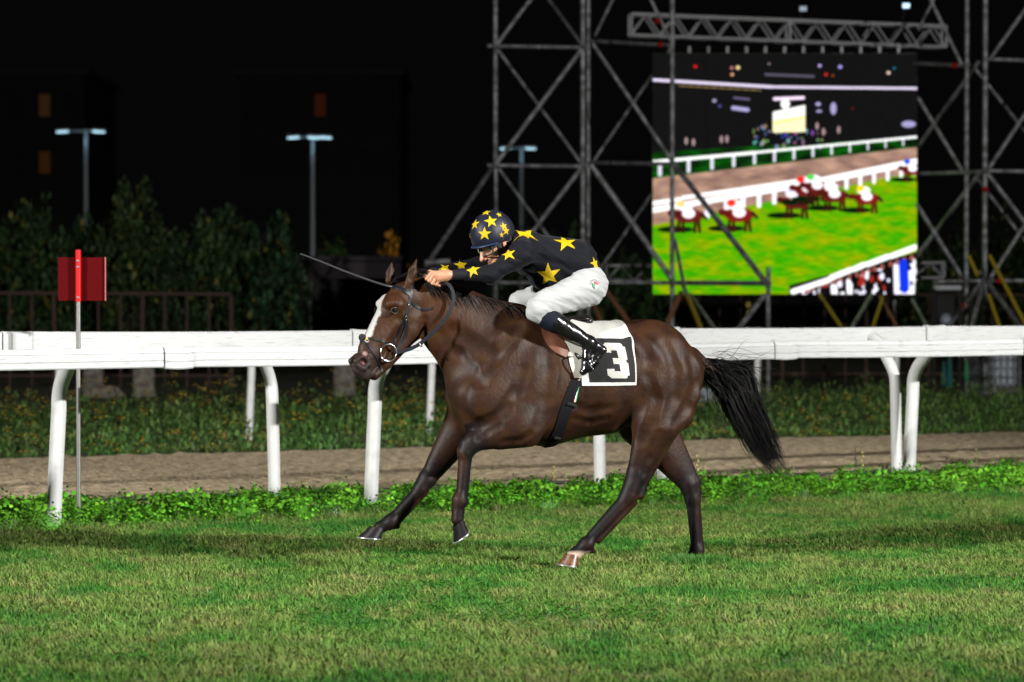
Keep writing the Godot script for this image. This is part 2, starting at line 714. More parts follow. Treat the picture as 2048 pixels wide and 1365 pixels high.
# feet: the posts' feet; the rail hangs out from the posts on side `side`, its top at height `top`
func rail_fence(label: String, feet: Array, side: Vector3, top: float, joints: Array, radius: float, reach: float, neck: Array, lean_by: float) -> Node3D:
	var base: Vector3 = feet[0]
	var t := thing("running_rail", label, "rail", Transform3D(Basis(), base))
	var dir: Vector3 = (feet[-1] - feet[0]).normalized()
	var h := 0.135
	var line := base + side * reach + Vector3(0, top - h * 0.5, 0)
	for k in joints.size() - 1:
		var jit := Vector3(0, rng.randf_range(-0.006, 0.006), 0)
		var jit2 := Vector3(0, rng.randf_range(-0.006, 0.006), 0)
		put("rail_section", rail_section(line + dir * (joints[k] + 0.02) + jit - base, line + dir * (joints[k + 1] - 0.022) + jit2 - base, side, 0.0, h), mat.white_rail, t)
		if k > 0:
			put("joint_sleeve", rail_section(line + dir * (joints[k] - 0.012) - base, line + dir * (joints[k] + 0.2) - base, side, 0.012, h), mat.white_rail, t)
	for f in feet:
		var s := Shape.new()
		var o: Vector3 = f - base
		var lean := dir * (rng.randf_range(-0.015, 0.015) + lean_by)
		var pts := [o + Vector3(0, -0.1, 0)]
		pts.append(o + lean * 0.5 + Vector3(0, neck[0].y * 0.5, 0))
		var bent := []
		for e in neck:                                # the swan neck: (outwards, up)
			bent.append(o + lean + Vector3(0, e.y, 0) + side * e.x)
		for k in 21:
			pts.append(spline(bent, k / 20.0))
		s.tube(pts, [radius], 20)
		put("post", s.commit(), mat.white_post, t)
	return t


func running_rails() -> void:
	var out := -across
	var fa := []
	for p in [[-560, 1096], [105, 1057], [740, 1023], [1325, 995.5], [1817, 975], [2290, 957]]:
		fa.append(ground(p[0], p[1]))
	var j := []
	for k in range(-2, 8):
		j.append(0.42 + k * 2.62 + 2.55)
	rail_fence("white plastic running rail along the turf on posts bent towards the turf", fa, (-across).normalized(), 1.235, j, 0.052, 0.33, [Vector2(0, 0.8), Vector2(0.008, 0.9), Vector2(0.06, 0.99), Vector2(0.15, 1.07), Vector2(0.23, 1.13), Vector2(0.3, 1.155)], 0.045)
	var fb := []
	for p in [[-200, 1063], [550, 1022], [1201, 998], [1795, 971], [2320, 950]]:
		fb.append(ground(p[0], p[1]))
	j = []
	for k in range(-2, 8):
		j.append(0.9 + k * 2.8)
	rail_fence("white plastic running rail on the dirt side, its posts bent away from the turf", fb, across.normalized(), 1.33, j, 0.046, 0.5, [Vector2(0, 0.82), Vector2(0.01, 0.9), Vector2(0.05, 0.98), Vector2(0.13, 1.07), Vector2(0.22, 1.17), Vector2(0.32, 1.235), Vector2(0.42, 1.25), Vector2(0.5, 1.25)], -0.012)
	var fc := []
	for p in [[-700, 912], [-290, 903], [109, 893], [497, 881], [858, 868], [1192, 856], [1512, 845], [1790, 836], [2080, 827]]:
		fc.append(ground(p[0], p[1]))
	j = []
	for k in range(-2, 10):
		j.append(0.6 + k * 2.6)
	rail_fence("white plastic running rail on the far side of the dirt track, before the weeds", fc, (-across).normalized(), 1.19, j, 0.042, 0.3, [Vector2(0, 0.75), Vector2(0.008, 0.85), Vector2(0.06, 0.94), Vector2(0.14, 1.02), Vector2(0.21, 1.08), Vector2(0.28, 1.11)], 0.04)


# ================================================================ the horse
# local axes: x runs from the head to the tail, y up, z towards the camera; origin on the ground under the loins
var steed := Transform3D()
var h_eye := Vector3.ZERO
var hide := Solid.new()          # the horse's body
const PX := 1.0 / 343.0          # metres per photo pixel at the horse
const NOD := 0.30                # how far the head turns to the camera


func steed_axes() -> void:
	var p := away(1280, 800, 16.65)
	steed = Transform3D(Basis(Vector3.UP, YAW), Vector3(p.x, 0, p.z))
	h_eye = steed.affine_inverse() * EYE


func hp(u: float, v: float, w := 0.0) -> Vector3:           # the point seen at (u, v) in the horse's plane z = w
	var d := steed.basis.inverse() * sight(u, v)
	return h_eye + d * ((w - h_eye.z) / d.z)


func hh(u: float, v: float, w := 0.0) -> Vector3:           # the same in the head's own axes
	var f := hide.frames[1]
	var e := f * h_eye
	var d := f.basis * (steed.basis.inverse() * sight(u, v))
	return e + d * ((w - e.z) / d.z)


func bone(u0: float, v0: float, w0: float, r0: float, u1: float, v1: float, w1: float, r1: float, wide := 1.0, blend := 0.04, cut := false) -> void:
	hide.bone(hp(u0, v0, w0), hp(u1, v1, w1), r0 * PX, r1 * PX, wide, blend, 0, cut)


func both(u0: float, v0: float, w0: float, r0: float, u1: float, v1: float, w1: float, r1: float, wide := 1.0, blend := 0.04, cut := false) -> void:
	var p := hp(u0, v0, w0)
	var q := hp(u1, v1, w1)
	hide.bone(p, q, r0 * PX, r1 * PX, wide, blend, 0, cut)
	hide.bone(p * Vector3(1, 1, -1), q * Vector3(1, 1, -1), r0 * PX, r1 * PX, wide, blend, 0, cut)


func skull(u0: float, v0: float, w0: float, r0: float, u1: float, v1: float, w1: float, r1: float, wide := 1.0, blend := 0.025, cut := false) -> void:
	var p := hh(u0, v0, w0)
	var q := hh(u1, v1, w1)
	hide.bone(p, q, r0 * PX, r1 * PX, wide, blend, 1, cut)
	if w0 != 0.0:
		hide.bone(p * Vector3(1, 1, -1), q * Vector3(1, 1, -1), r0 * PX, r1 * PX, wide, blend, 1, cut)


func build_hide() -> void:
	var fibre := FastNoiseLite.new()
	fibre.seed = 31
	fibre.frequency = 5.0
	fibre.fractal_octaves = 2
	hide.ripple = fibre
	hide.ripple_deep = 0.0022
	hide.ripple_from = 0.72
	hide.ripple_axes = Basis(Vector3(0.275, 1.16, 0.0), Vector3(0.415, -0.77, 0.0), Vector3(0.0, 0.0, 0.8))
	hide.frames.append(Transform3D(Basis(Vector3.UP, NOD), hp(826, 590, 0)).affine_inverse())
	# trunk
	bone(1085, 768, 0, 119, 1200, 758, 0, 108, 0.74, 0.05)
	bone(1200, 757, 0, 106, 1296, 728, 0, 84, 0.8, 0.05)
	bone(1296, 728, 0, 84, 1334, 752, 0, 75, 0.86, 0.06)
	bone(1250, 668, 0, 22, 1330, 690, 0, 26, 1.6, 0.06)
	bone(1000, 765, 0, 104, 1085, 768, 0, 117, 0.66, 0.05)
	bone(948, 778, 0, 51, 965, 830, 0, 52, 0.95, 0.05)
	bone(1075, 655, 0, 30, 1140, 668, 0, 24, 1.4, 0.08)
	# neck
	bone(1008, 692, 0, 90, 905, 640, 0, 60, 0.47, 0.05)
	bone(905, 640, 0, 60, 846, 604, 0, 42, 0.5, 0.05)
	both(1000, 712, 0.1, 46, 880, 628, 0.05, 24, 0.55, 0.05)
	bone(935, 748, 0, 42, 868, 668, 0, 22, 0.75, 0.04)
	# shoulders and forearms
	both(1052, 668, 0.13, 30, 972, 795, 0.185, 38, 0.5, 0.035)
	both(1020, 700, 0.15, 34, 1000, 790, 0.19, 40, 0.45, 0.04)
	both(1062, 745, 0.17, 42, 1064, 838, 0.19, 36, 0.5, 0.03)
	both(966, 806, 0.17, 36, 1030, 842, 0.185, 38, 0.6, 0.035)
	both(940, 790, 0.1, 34, 955, 838, 0.11, 30, 0.8, 0.03)
	# near fore, folded
	bone(1040, 852, 0.18, 41, 950, 884, 0.155, 19, 0.72, 0.035)
	bone(1058, 872, 0.18, 22, 1000, 886, 0.165, 12, 0.7, 0.02)
	bone(1020, 845, 0.2, 20, 965, 872, 0.175, 11, 0.7, 0.015)
	bone(944, 886, 0.155, 19.5, 931, 904, 0.155, 17, 0.95, 0.02)
	bone(928, 886, 0.155, 8, 926, 900, 0.155, 8, 1.3, 0.015)
	bone(930, 908, 0.155, 13, 923, 984, 0.155, 10.5, 1.0, 0.02)
	bone(938, 914, 0.155, 6, 931, 986, 0.155, 5.5, 1.0, 0.008)
	bone(919, 999, 0.155, 15, 920, 1003, 0.155, 15, 1.0, 0.02)
	bone(931, 1003, 0.155, 6, 932, 1006, 0.155, 5, 1.0, 0.015)
	bone(917, 1004, 0.155, 12, 915, 1040, 0.155, 12.5, 1.0, 0.02)
	# far fore, reaching
	bone(988, 800, -0.17, 48, 938, 846, -0.16, 44, 0.7, 0.04)
	bone(934, 842, -0.16, 42, 858, 954, -0.15, 18, 0.75, 0.035)
	bone(905, 860, -0.15, 20, 868, 925, -0.14, 11, 0.7, 0.02)
	bone(853, 960, -0.15, 18, 842, 976, -0.15, 16.5, 0.95, 0.02)
	bone(840, 980, -0.15, 13, 788, 1036, -0.15, 11, 1.0, 0.02)
	bone(850, 986, -0.15, 6, 798, 1042, -0.15, 6, 1.0, 0.008)
	bone(782, 1043, -0.15, 14.5, 781, 1045, -0.15, 14.5, 1.0, 0.02)
	bone(792, 1053, -0.15, 6, 795, 1054, -0.15, 5, 1.0, 0.015)
	bone(778, 1046, -0.15, 12, 759, 1056, -0.15, 12.5, 1.0, 0.02)
	# near hind, swinging under
	bone(1328, 750, 0.12, 66, 1312, 838, 0.15, 48, 0.6, 0.05)
	bone(1368, 745, 0.1, 38, 1358, 832, 0.13, 30, 0.75, 0.03)
	bone(1300, 770, 0.17, 40, 1288, 828, 0.17, 27, 0.6, 0.03)
	bone(1340, 700, 0.13, 32, 1378, 790, 0.16, 22, 0.6, 0.022)
	bone(1268, 682, 0.17, 12, 1292, 700, 0.18, 16, 0.9, 0.05)
	bone(1314, 842, 0.15, 46, 1277, 942, 0.135, 22, 0.72, 0.035)
	bone(1300, 850, 0.18, 24, 1272, 925, 0.155, 12, 0.6, 0.015)
	bone(1350, 846, 0.13, 16, 1296, 955, 0.13, 8, 0.8, 0.02)
	bone(1274, 950, 0.135, 20, 1257, 992, 0.135, 18.5, 0.85, 0.025)
	bone(1291, 962, 0.13, 8, 1281, 992, 0.13, 8.5, 1.0, 0.02)
	bone(1270, 962, 0.16, 7, 1264, 992, 0.16, 8, 1.0, 0.012)
	bone(1256, 996, 0.135, 15, 1186, 1072, 0.135, 12, 0.9, 0.02)
	bone(1268, 1006, 0.135, 7, 1197, 1081, 0.135, 6.5, 1.0, 0.008)
	bone(1174, 1088, 0.135, 15.5, 1172, 1091, 0.135, 15, 1.0, 0.02)
	bone(1183, 1101, 0.135, 7, 1186, 1103, 0.135, 5, 1.0, 0.015)
	bone(1169, 1092, 0.135, 12, 1147, 1111, 0.135, 13, 1.0, 0.02)
	# far hind, pushing off
	bone(1325, 750, -0.12, 66, 1290, 840, -0.15, 50, 0.6, 0.05)
	bone(1368, 745, -0.1, 38, 1350, 830, -0.13, 32, 0.75, 0.03)
	bone(1284, 845, -0.15, 50, 1376, 968, -0.14, 19, 0.72, 0.035)
	bone(1340, 860, -0.13, 18, 1392, 962, -0.135, 8, 0.8, 0.02)
	bone(1378, 970, -0.14, 19, 1385, 998, -0.14, 16, 0.9, 0.02)
	bone(1392, 964, -0.14, 8, 1396, 984, -0.14, 8, 1.0, 0.02)
	bone(1386, 998, -0.14, 14.5, 1393, 1092, -0.14, 11.5, 0.95, 0.02)
	bone(1395, 1003, -0.14, 6, 1402, 1092, -0.14, 6, 1.0, 0.008)
	bone(1395, 1102, -0.14, 15, 1395, 1105, -0.14, 14.5, 1.0, 0.02)
	bone(1392, 1106, -0.14, 11.5, 1378, 1120, -0.14, 12, 1.0, 0.02)
	# dock of the tail
	bone(1385, 712, 0, 16, 1425, 742, 0, 11, 1.0, 0.03)
	bone(1425, 742, 0, 11, 1452, 776, 0, 7, 1.0, 0.02)
	# grooves between the muscles: wide and shallow
	both(1106, 690, 0.31, 22, 1094, 800, 0.335, 24, 1.0, 0.05, true)
	both(985, 712, 0.21, 18, 905, 664, 0.14, 16, 1.0, 0.045, true)
	both(1305, 790, 0.30, 16, 1262, 832, 0.285, 16, 1.0, 0.05, true)
	bone(1350, 735, 0.285, 14, 1352, 838, 0.28, 15, 1.0, 0.04, true)
	both(1016, 818, 0.325, 15, 1048, 770, 0.33, 15, 1.0, 0.04, true)
	# head
	bone(834, 592, 0, 31, 826, 590, 0, 30, 0.62, 0.04)
	skull(806, 600, 0, 33, 795, 625, 0, 36, 0.78, 0.03)
	skull(790, 627, 0, 36, 740, 700, 0, 25, 0.64, 0.03)
	skull(788, 603, 0.045, 13, 797, 610, 0.06, 12, 1.0, 0.025)
	skull(778, 609, 0.055, 8, 789, 607, 0.076, 7, 1.0, 0.02)
	skull(822, 655, 0.03, 25, 826, 640, 0.035, 24, 0.62, 0.025)
	skull(824, 662, 0.028, 20, 772, 728, 0.018, 12, 0.7, 0.022)
	skull(790, 648, 0.055, 6, 766, 686, 0.042, 5, 1.0, 0.025)
	skull(741, 712, 0, 23, 729, 732, 0, 20, 0.68, 0.025)
	skull(716, 738, 0, 12, 729, 750, 0, 12, 1.0, 0.02)
	skull(748, 750, 0, 11, 762, 740, 0, 10, 1.05, 0.015)
	skull(712, 723, 0.028, 6, 724, 713, 0.034, 5, 1.0, 0.014)
	skull(735, 717, 0.04, 5, 737, 730, 0.042, 5, 1.0, 0.014)
	skull(715, 731, 0.03, 5, 728, 738, 0.038, 5, 1.0, 0.012)
	skull(725, 724, 0.053, 7, 731, 727, 0.05, 5.5, 1.0, 0.008, true)
	skull(724, 757, 0.07, 2.5, 762, 731, 0.06, 2, 1.0, 0.01, true)
	skull(784, 622, 0.098, 6.5, 789, 622, 0.1, 6.5, 1.0, 0.012, true)
	skull(800, 640, 0.1, 7, 780, 680, 0.085, 6, 1.0, 0.035, true)
	# ears
	for s in [[817, 568, 825, 543, 833, 519, 0.055], [779, 562, 781, 546, 783, 526, -0.055]]:
		var p := hh(s[0], s[1], s[6])
		var q := hh(s[2], s[3], s[6] * 1.25)
		var e := hh(s[4], s[5], s[6] * 1.1)
		hide.bone(p, q, 9 * PX, 9.5 * PX, 0.62, 0.02, 1)
		hide.bone(q, e, 9.5 * PX, 1.6 * PX, 0.62, 0.008, 1)
		var front := Vector3(-0.010, 0.0, 0.022 * signf(s[6]))
		hide.bone(p.lerp(q, 0.4) + front, q.lerp(e, 0.55) + front, 6 * PX, 3.0 * PX, 0.8, 0.006, 1, true)


# a crease between two muscles: a shallow furrow along the places seen at px
func crease(px: Array, r_px: float, deep: float) -> void:
	var r := r_px * PX
	var p := []
	for e in px:
		var h := seen_on(hide, e[0], e[1])
		if h.size():
			p.append(h[0] + h[1] * (r - deep * 0.5))
	for k in p.size() - 1:
		hide.bone(p[k], p[k + 1], r, r, 1.0, 0.018 + deep, 0, true)


func creases() -> void:
	for e in [
		[[[1092, 690], [1101, 740], [1094, 800], [1078, 850]], 15, 0.011], [[[1050, 740], [1032, 785], [1008, 818]], 11, 0.010], [[[1040, 655], [1000, 705], [962, 765]], 13, 0.008], [[[962, 770], [918, 705], [882, 668]], 11, 0.008],
		[[[1018, 818], [988, 838], [962, 850]], 9, 0.010], [[[1296, 790], [1270, 828], [1242, 852]], 10, 0.012], [[[1384, 724], [1393, 768], [1378, 812], [1352, 848]], 10, 0.010], [[[1330, 690], [1352, 738], [1352, 795], [1328, 846]], 12, 0.010],
		[[[1298, 755], [1314, 800], [1304, 845], [1284, 882]], 10, 0.008], [[[1322, 868], [1302, 918], [1290, 948]], 6, 0.007], [[[1262, 664], [1288, 690], [1300, 722]], 11, 0.010], [[[850, 640], [849, 668], [838, 690]], 5, 0.007],
		[[[1150, 812], [1180, 822], [1225, 815]], 8, 0.003], [[[1150, 838], [1180, 846], [1215, 838]], 6, 0.003], [[[1062, 868], [1040, 882], [1010, 884]], 6, 0.006], [[[1000, 852], [975, 866], [955, 874]], 4, 0.004]]:
		crease(e[0], e[1] * 1.35, e[2])


func on_face(u: float, v: float) -> Vector3:                # the place of the face seen at (u, v), in the head's axes
	var h := seen_on(hide, u, v)
	return hide.frames[1] * h[0] if h.size() else hh(u, v, 0.0)


func far_from(p: Vector3, q0: Vector3, q1: Vector3) -> float:
	var d := q1 - q0
	return (p - q0 - d * clampf((p - q0).dot(d) / d.length_squared(), 0.0, 1.0)).length()


func horse() -> void:
	steed_axes()
	build_hide()
	creases()
	var t0 := Time.get_ticks_msec()
	var root := thing("race_horse", "dark bay race horse at a gallop with a white blaze and number cloth", "horse", steed)
	var mottle := FastNoiseLite.new()
	mottle.seed = 5
	mottle.frequency = 7.0
	mottle.fractal_octaves = 4
	var to_head := hide.frames[1]
	var b0 := on_face(763, 594)
	var b1 := on_face(752, 628)
	var b2 := on_face(737, 668)
	var b3 := on_face(722, 708)
	var on_nose := on_face(729, 708)
	var sock0 := hp(1163, 1100, 0.135)
	var sock1 := hp(1142, 1118, 0.135)
	var knees := [[hp(1040, 850, 0.18), hp(955, 884, 0.155), hp(922, 1040, 0.155)], [hp(935, 842, -0.16), hp(866, 942, -0.15), hp(760, 1056, -0.15)], [hp(1314, 842, 0.15), hp(1275, 950, 0.135), hp(1150, 1110, 0.135)], [hp(1290, 850, -0.15), hp(1372, 962, -0.14), hp(1390, 1115, -0.14)]]
	var coat := func(p: Vector3, nn: Vector3) -> Color:
		var m := mottle.get_noise_3d(p.x, p.y, p.z)
		var c := Color(0.017, 0.0074, 0.0037).lerp(Color(0.034, 0.0143, 0.0064), clampf(0.5 + m * 1.1, 0.0, 1.0))
		var w := to_head * p
		var headish := clampf((0.35 - Vector2(w.x + 0.05, w.y + 0.12).length()) * 6.0, 0.0, 1.0)
		c = c.lerp(Color(0.042, 0.0165, 0.0068), headish * (0.7 + m * 0.5))
		for l in knees:
			var d_low := far_from(p, l[1], l[2])
			var d_up := far_from(p, l[0], l[1])
			var k := clampf((0.085 - d_low) / 0.05, 0.0, 1.0)
			if d_up < 0.12:
				var t: float = clampf((p - l[0]).dot(l[1] - l[0]) / (l[1] - l[0]).length_squared(), 0.0, 1.0)
				k = maxf(k, clampf((t - 0.55) * 2.0 + m * 0.5, 0.0, 1.0))
			c = c.lerp(Color(0.0055, 0.0046, 0.0046), k * 0.92)
		# muzzle, blaze, white pastern
		var muzzle := clampf((0.115 - (w - hh(722, 738, 0)).length()) * 16.0, 0.0, 1.0)
		c = c.lerp(Color(0.026, 0.02, 0.02), muzzle * 0.85)
		if absf(w.z) < 0.12 and w.y > -0.6 and w.x < 0.02:
			var edge := mottle.get_noise_3d(p.x * 5.0, p.y * 5.0, p.z * 5.0) * 0.006
			var d := minf(far_from(w, b0, b1) - 0.03, minf(far_from(w, b1, b2) - 0.021, far_from(w, b2, b3) - 0.015)) + edge
			if (w - b0).length() < 0.3:
				c = c.lerp(Color(0.34, 0.335, 0.32), clampf(0.5 - d / 0.01, 0.0, 1.0))
			var pink := (w - on_nose).length() - 0.013 + edge
			c = c.lerp(Color(0.26, 0.17, 0.155), clampf(0.5 - pink / 0.012, 0.0, 1.0))
			var inside := (w - hh(727, 726, 0.038)).length() - 0.011
			c = c.lerp(Color(0.2, 0.05, 0.05), clampf(0.5 - inside / 0.006, 0.0, 1.0))
		var sock := far_from(p, sock0, sock1) - 0.047 + mottle.get_noise_3d(p.x * 4.0, p.y * 4.0, p.z * 4.0) * 0.01
		if p.y < sock0.y - 0.005:
			c = c.lerp(Color(0.5, 0.38, 0.3), clampf(0.5 - sock / 0.01, 0.0, 1.0) * clampf((sock0.y - p.y) * 40.0, 0.0, 1.0))
		return c
	var xh := hp(858, 640, 0).x
	var yh := hp(858, 800, 0).y
	var body := Shape.new()
	hide.mesh_into(body, 0.0095, coat, func(p: Vector3, slack: float) -> bool: return p.x > xh - 0.012 - slack or p.y < yh + slack)
	var whole := hide.bounds()
	hide.mesh_into(body, 0.0045, coat, func(p: Vector3, slack: float) -> bool: return p.x < xh + slack and p.y > yh - slack, AABB(Vector3(whole.position.x, yh, -0.5), Vector3(xh + 0.05 - whole.position.x, whole.end.y - yh, 1.0)))
	var fur := painted(0.55, 0.31)
	fur.heightmap_enabled = true
	fur.uv1_triplanar = true
	fur.uv1_scale = Vector3(4.0, 2.6, 4.0)
	fur.heightmap_texture = noise_tex(0.02, [], 512, 6)
	fur.heightmap_scale = 0.14
	put("body", body.commit(), fur, root)
	print("horse body ", Time.get_ticks_msec() - t0, " ms, ", body.v.size(), " vertices")
	eyes(root)
	hooves(root)
	tail_and_mane(root)
	tack()


func eyes(root: Node3D) -> void:
	var back := hide.frames[1].affine_inverse()
	for s in [1.0, -1.0]:
		var c := hh(787, 622, 0.085)
		c.z *= s
		var e := Shape.new()
		e.ball(back * c, Vector3.ONE * 0.0215, 14, 20)
		put("eye", e.commit(), std(Color(0.006, 0.004, 0.003), 0.05, 0.0, 0.7), root)
		for lid in [[-1.0, 0.0046], [1.0, 0.0036]]:
			var l := Shape.new()
			var path := []
			for k in 13:
				var a := PI * k / 12.0
				path.append(back * (c + Vector3(-cos(a) * 0.0225, -sin(a) * 0.0165 * lid[0] + 0.001, s * (0.008 + 0.009 * sin(a)))))
			l.tube(path, [0.002, lid[1] * 0.6, lid[1] * 0.75, lid[1] * 0.8, lid[1] * 0.8, lid[1] * 0.8, lid[1] * 0.8, lid[1] * 0.8, lid[1] * 0.8, lid[1] * 0.8, lid[1] * 0.75, lid[1] * 0.6, 0.002], 8)
			put("eyelid", l.commit(), std(Color(0.022, 0.014, 0.01), 0.45), root)


# a hoof: top = middle of the coronet, sole = middle of the sole, toe = unit direction of the toe in the sole
func hooves(root: Node3D) -> void:
	var dark := std(Color(0.008, 0.006, 0.008), 0.5, 0.0, 0.3)
	var amber := std(Color(0.2, 0.105, 0.05), 0.4)
	amber.albedo_texture = noise_tex(0.03, [[0.0, 0.42, 0.6, 1.0], [Color(0.12, 0.1, 0.1), Color(0.5, 0.42, 0.36), Color(0.9, 0.8, 0.7), Color(1, 1, 1)]], 256, 4)
	amber.uv1_triplanar = true
	amber.uv1_scale = Vector3(6, 18, 6)
	var shoe := std(Color(0.6, 0.62, 0.64), 0.3, 0.85)
	var sets := [
		[hp(918, 1046, 0.155), hp(924, 1072, 0.155), hp(907, 1086, 0.155), dark],
		[hp(756, 1057, -0.15), hp(742, 1076, -0.15), hp(715, 1074, -0.15), dark],
		[hp(1146, 1111, 0.135), hp(1139, 1131, 0.135), hp(1115, 1128, 0.135), amber],
		[hp(1376, 1119, -0.14), hp(1369, 1136, -0.14), hp(1346, 1136, -0.14), dark]]
	for s in sets:
		var top: Vector3 = s[0]
		var sole: Vector3 = s[1]
		var toe: Vector3 = (s[2] - sole)
		var long := toe.length() * 0.98
		toe = toe.normalized()
		var side := Vector3(0, 0, 1)
		var down := toe.cross(side).normalized()
		if down.dot(sole - top) < 0.0:
			down = -down
		var h := Shape.new()
		var sides := 28
		var rings := 7
		for k in rings:
			var f := float(k) / (rings - 1)
			var mid := top.lerp(sole, f)
			if k == 0:
				mid -= down * 0.006
			var grow := 0.66 + 0.34 * f + (0.07 if k == 1 else 0.0)
			for j in sides:
				var a := TAU * j / sides
				var lx := cos(a) * long * grow * (1.0 if cos(a) > 0.0 else 0.72)
				var lz := sin(a) * 0.058 * grow
				var p := mid + toe * lx + side * lz
				h.vert(p, (toe * cos(a) + side * sin(a) - down * 0.35).normalized())
		for k in rings - 1:
			for j in sides:
				var q := k * sides + j
				var q2 := k * sides + (j + 1) % sides
				h.quad(q, q2, q2 + sides, q + sides)
		var cap := []
		for j in sides:
			cap.append(h.v[(rings - 1) * sides + j])
		h.face(cap, down)
		var hoof := put("hoof", h.commit(), s[3], root)
		var band := Shape.new()
		var path := []
		for j in range(-11, 12):
			var a := PI * 0.78 * j / 11.0
			path.append(sole + down * 0.004 + toe * cos(a) * long * (0.97 if cos(a) > 0.0 else 0.7) + side * sin(a) * 0.056)
		band.tube(path, [0.0075], 8, 0.7, true, down)
		put("horseshoe", band.commit(), shoe, hoof)


func hair(s: Shape, pts: Array, r: float) -> void:            # one lock, thinning to its tip
	var radii := []
	for k in pts.size():
		radii.append(r * (1.0 - pow(float(k) / (pts.size() - 1), 2.5)) + 0.0004)
	s.tube(pts, radii, 3, 1.0, false)


func spline(p: Array, t: float) -> Vector3:
	var n := p.size() - 1
	var k := clampi(int(t * n), 0, n - 1)
	var f := t * n - k
	var a: Vector3 = p[maxi(k - 1, 0)]
	var b: Vector3 = p[k]
	var c: Vector3 = p[k + 1]
	var d: Vector3 = p[mini(k + 2, n)]
	return 0.5 * (2.0 * b + (c - a) * f + (2.0 * a - 5.0 * b + 4.0 * c - d) * f * f + (3.0 * b - a - 3.0 * c + d) * f * f * f)


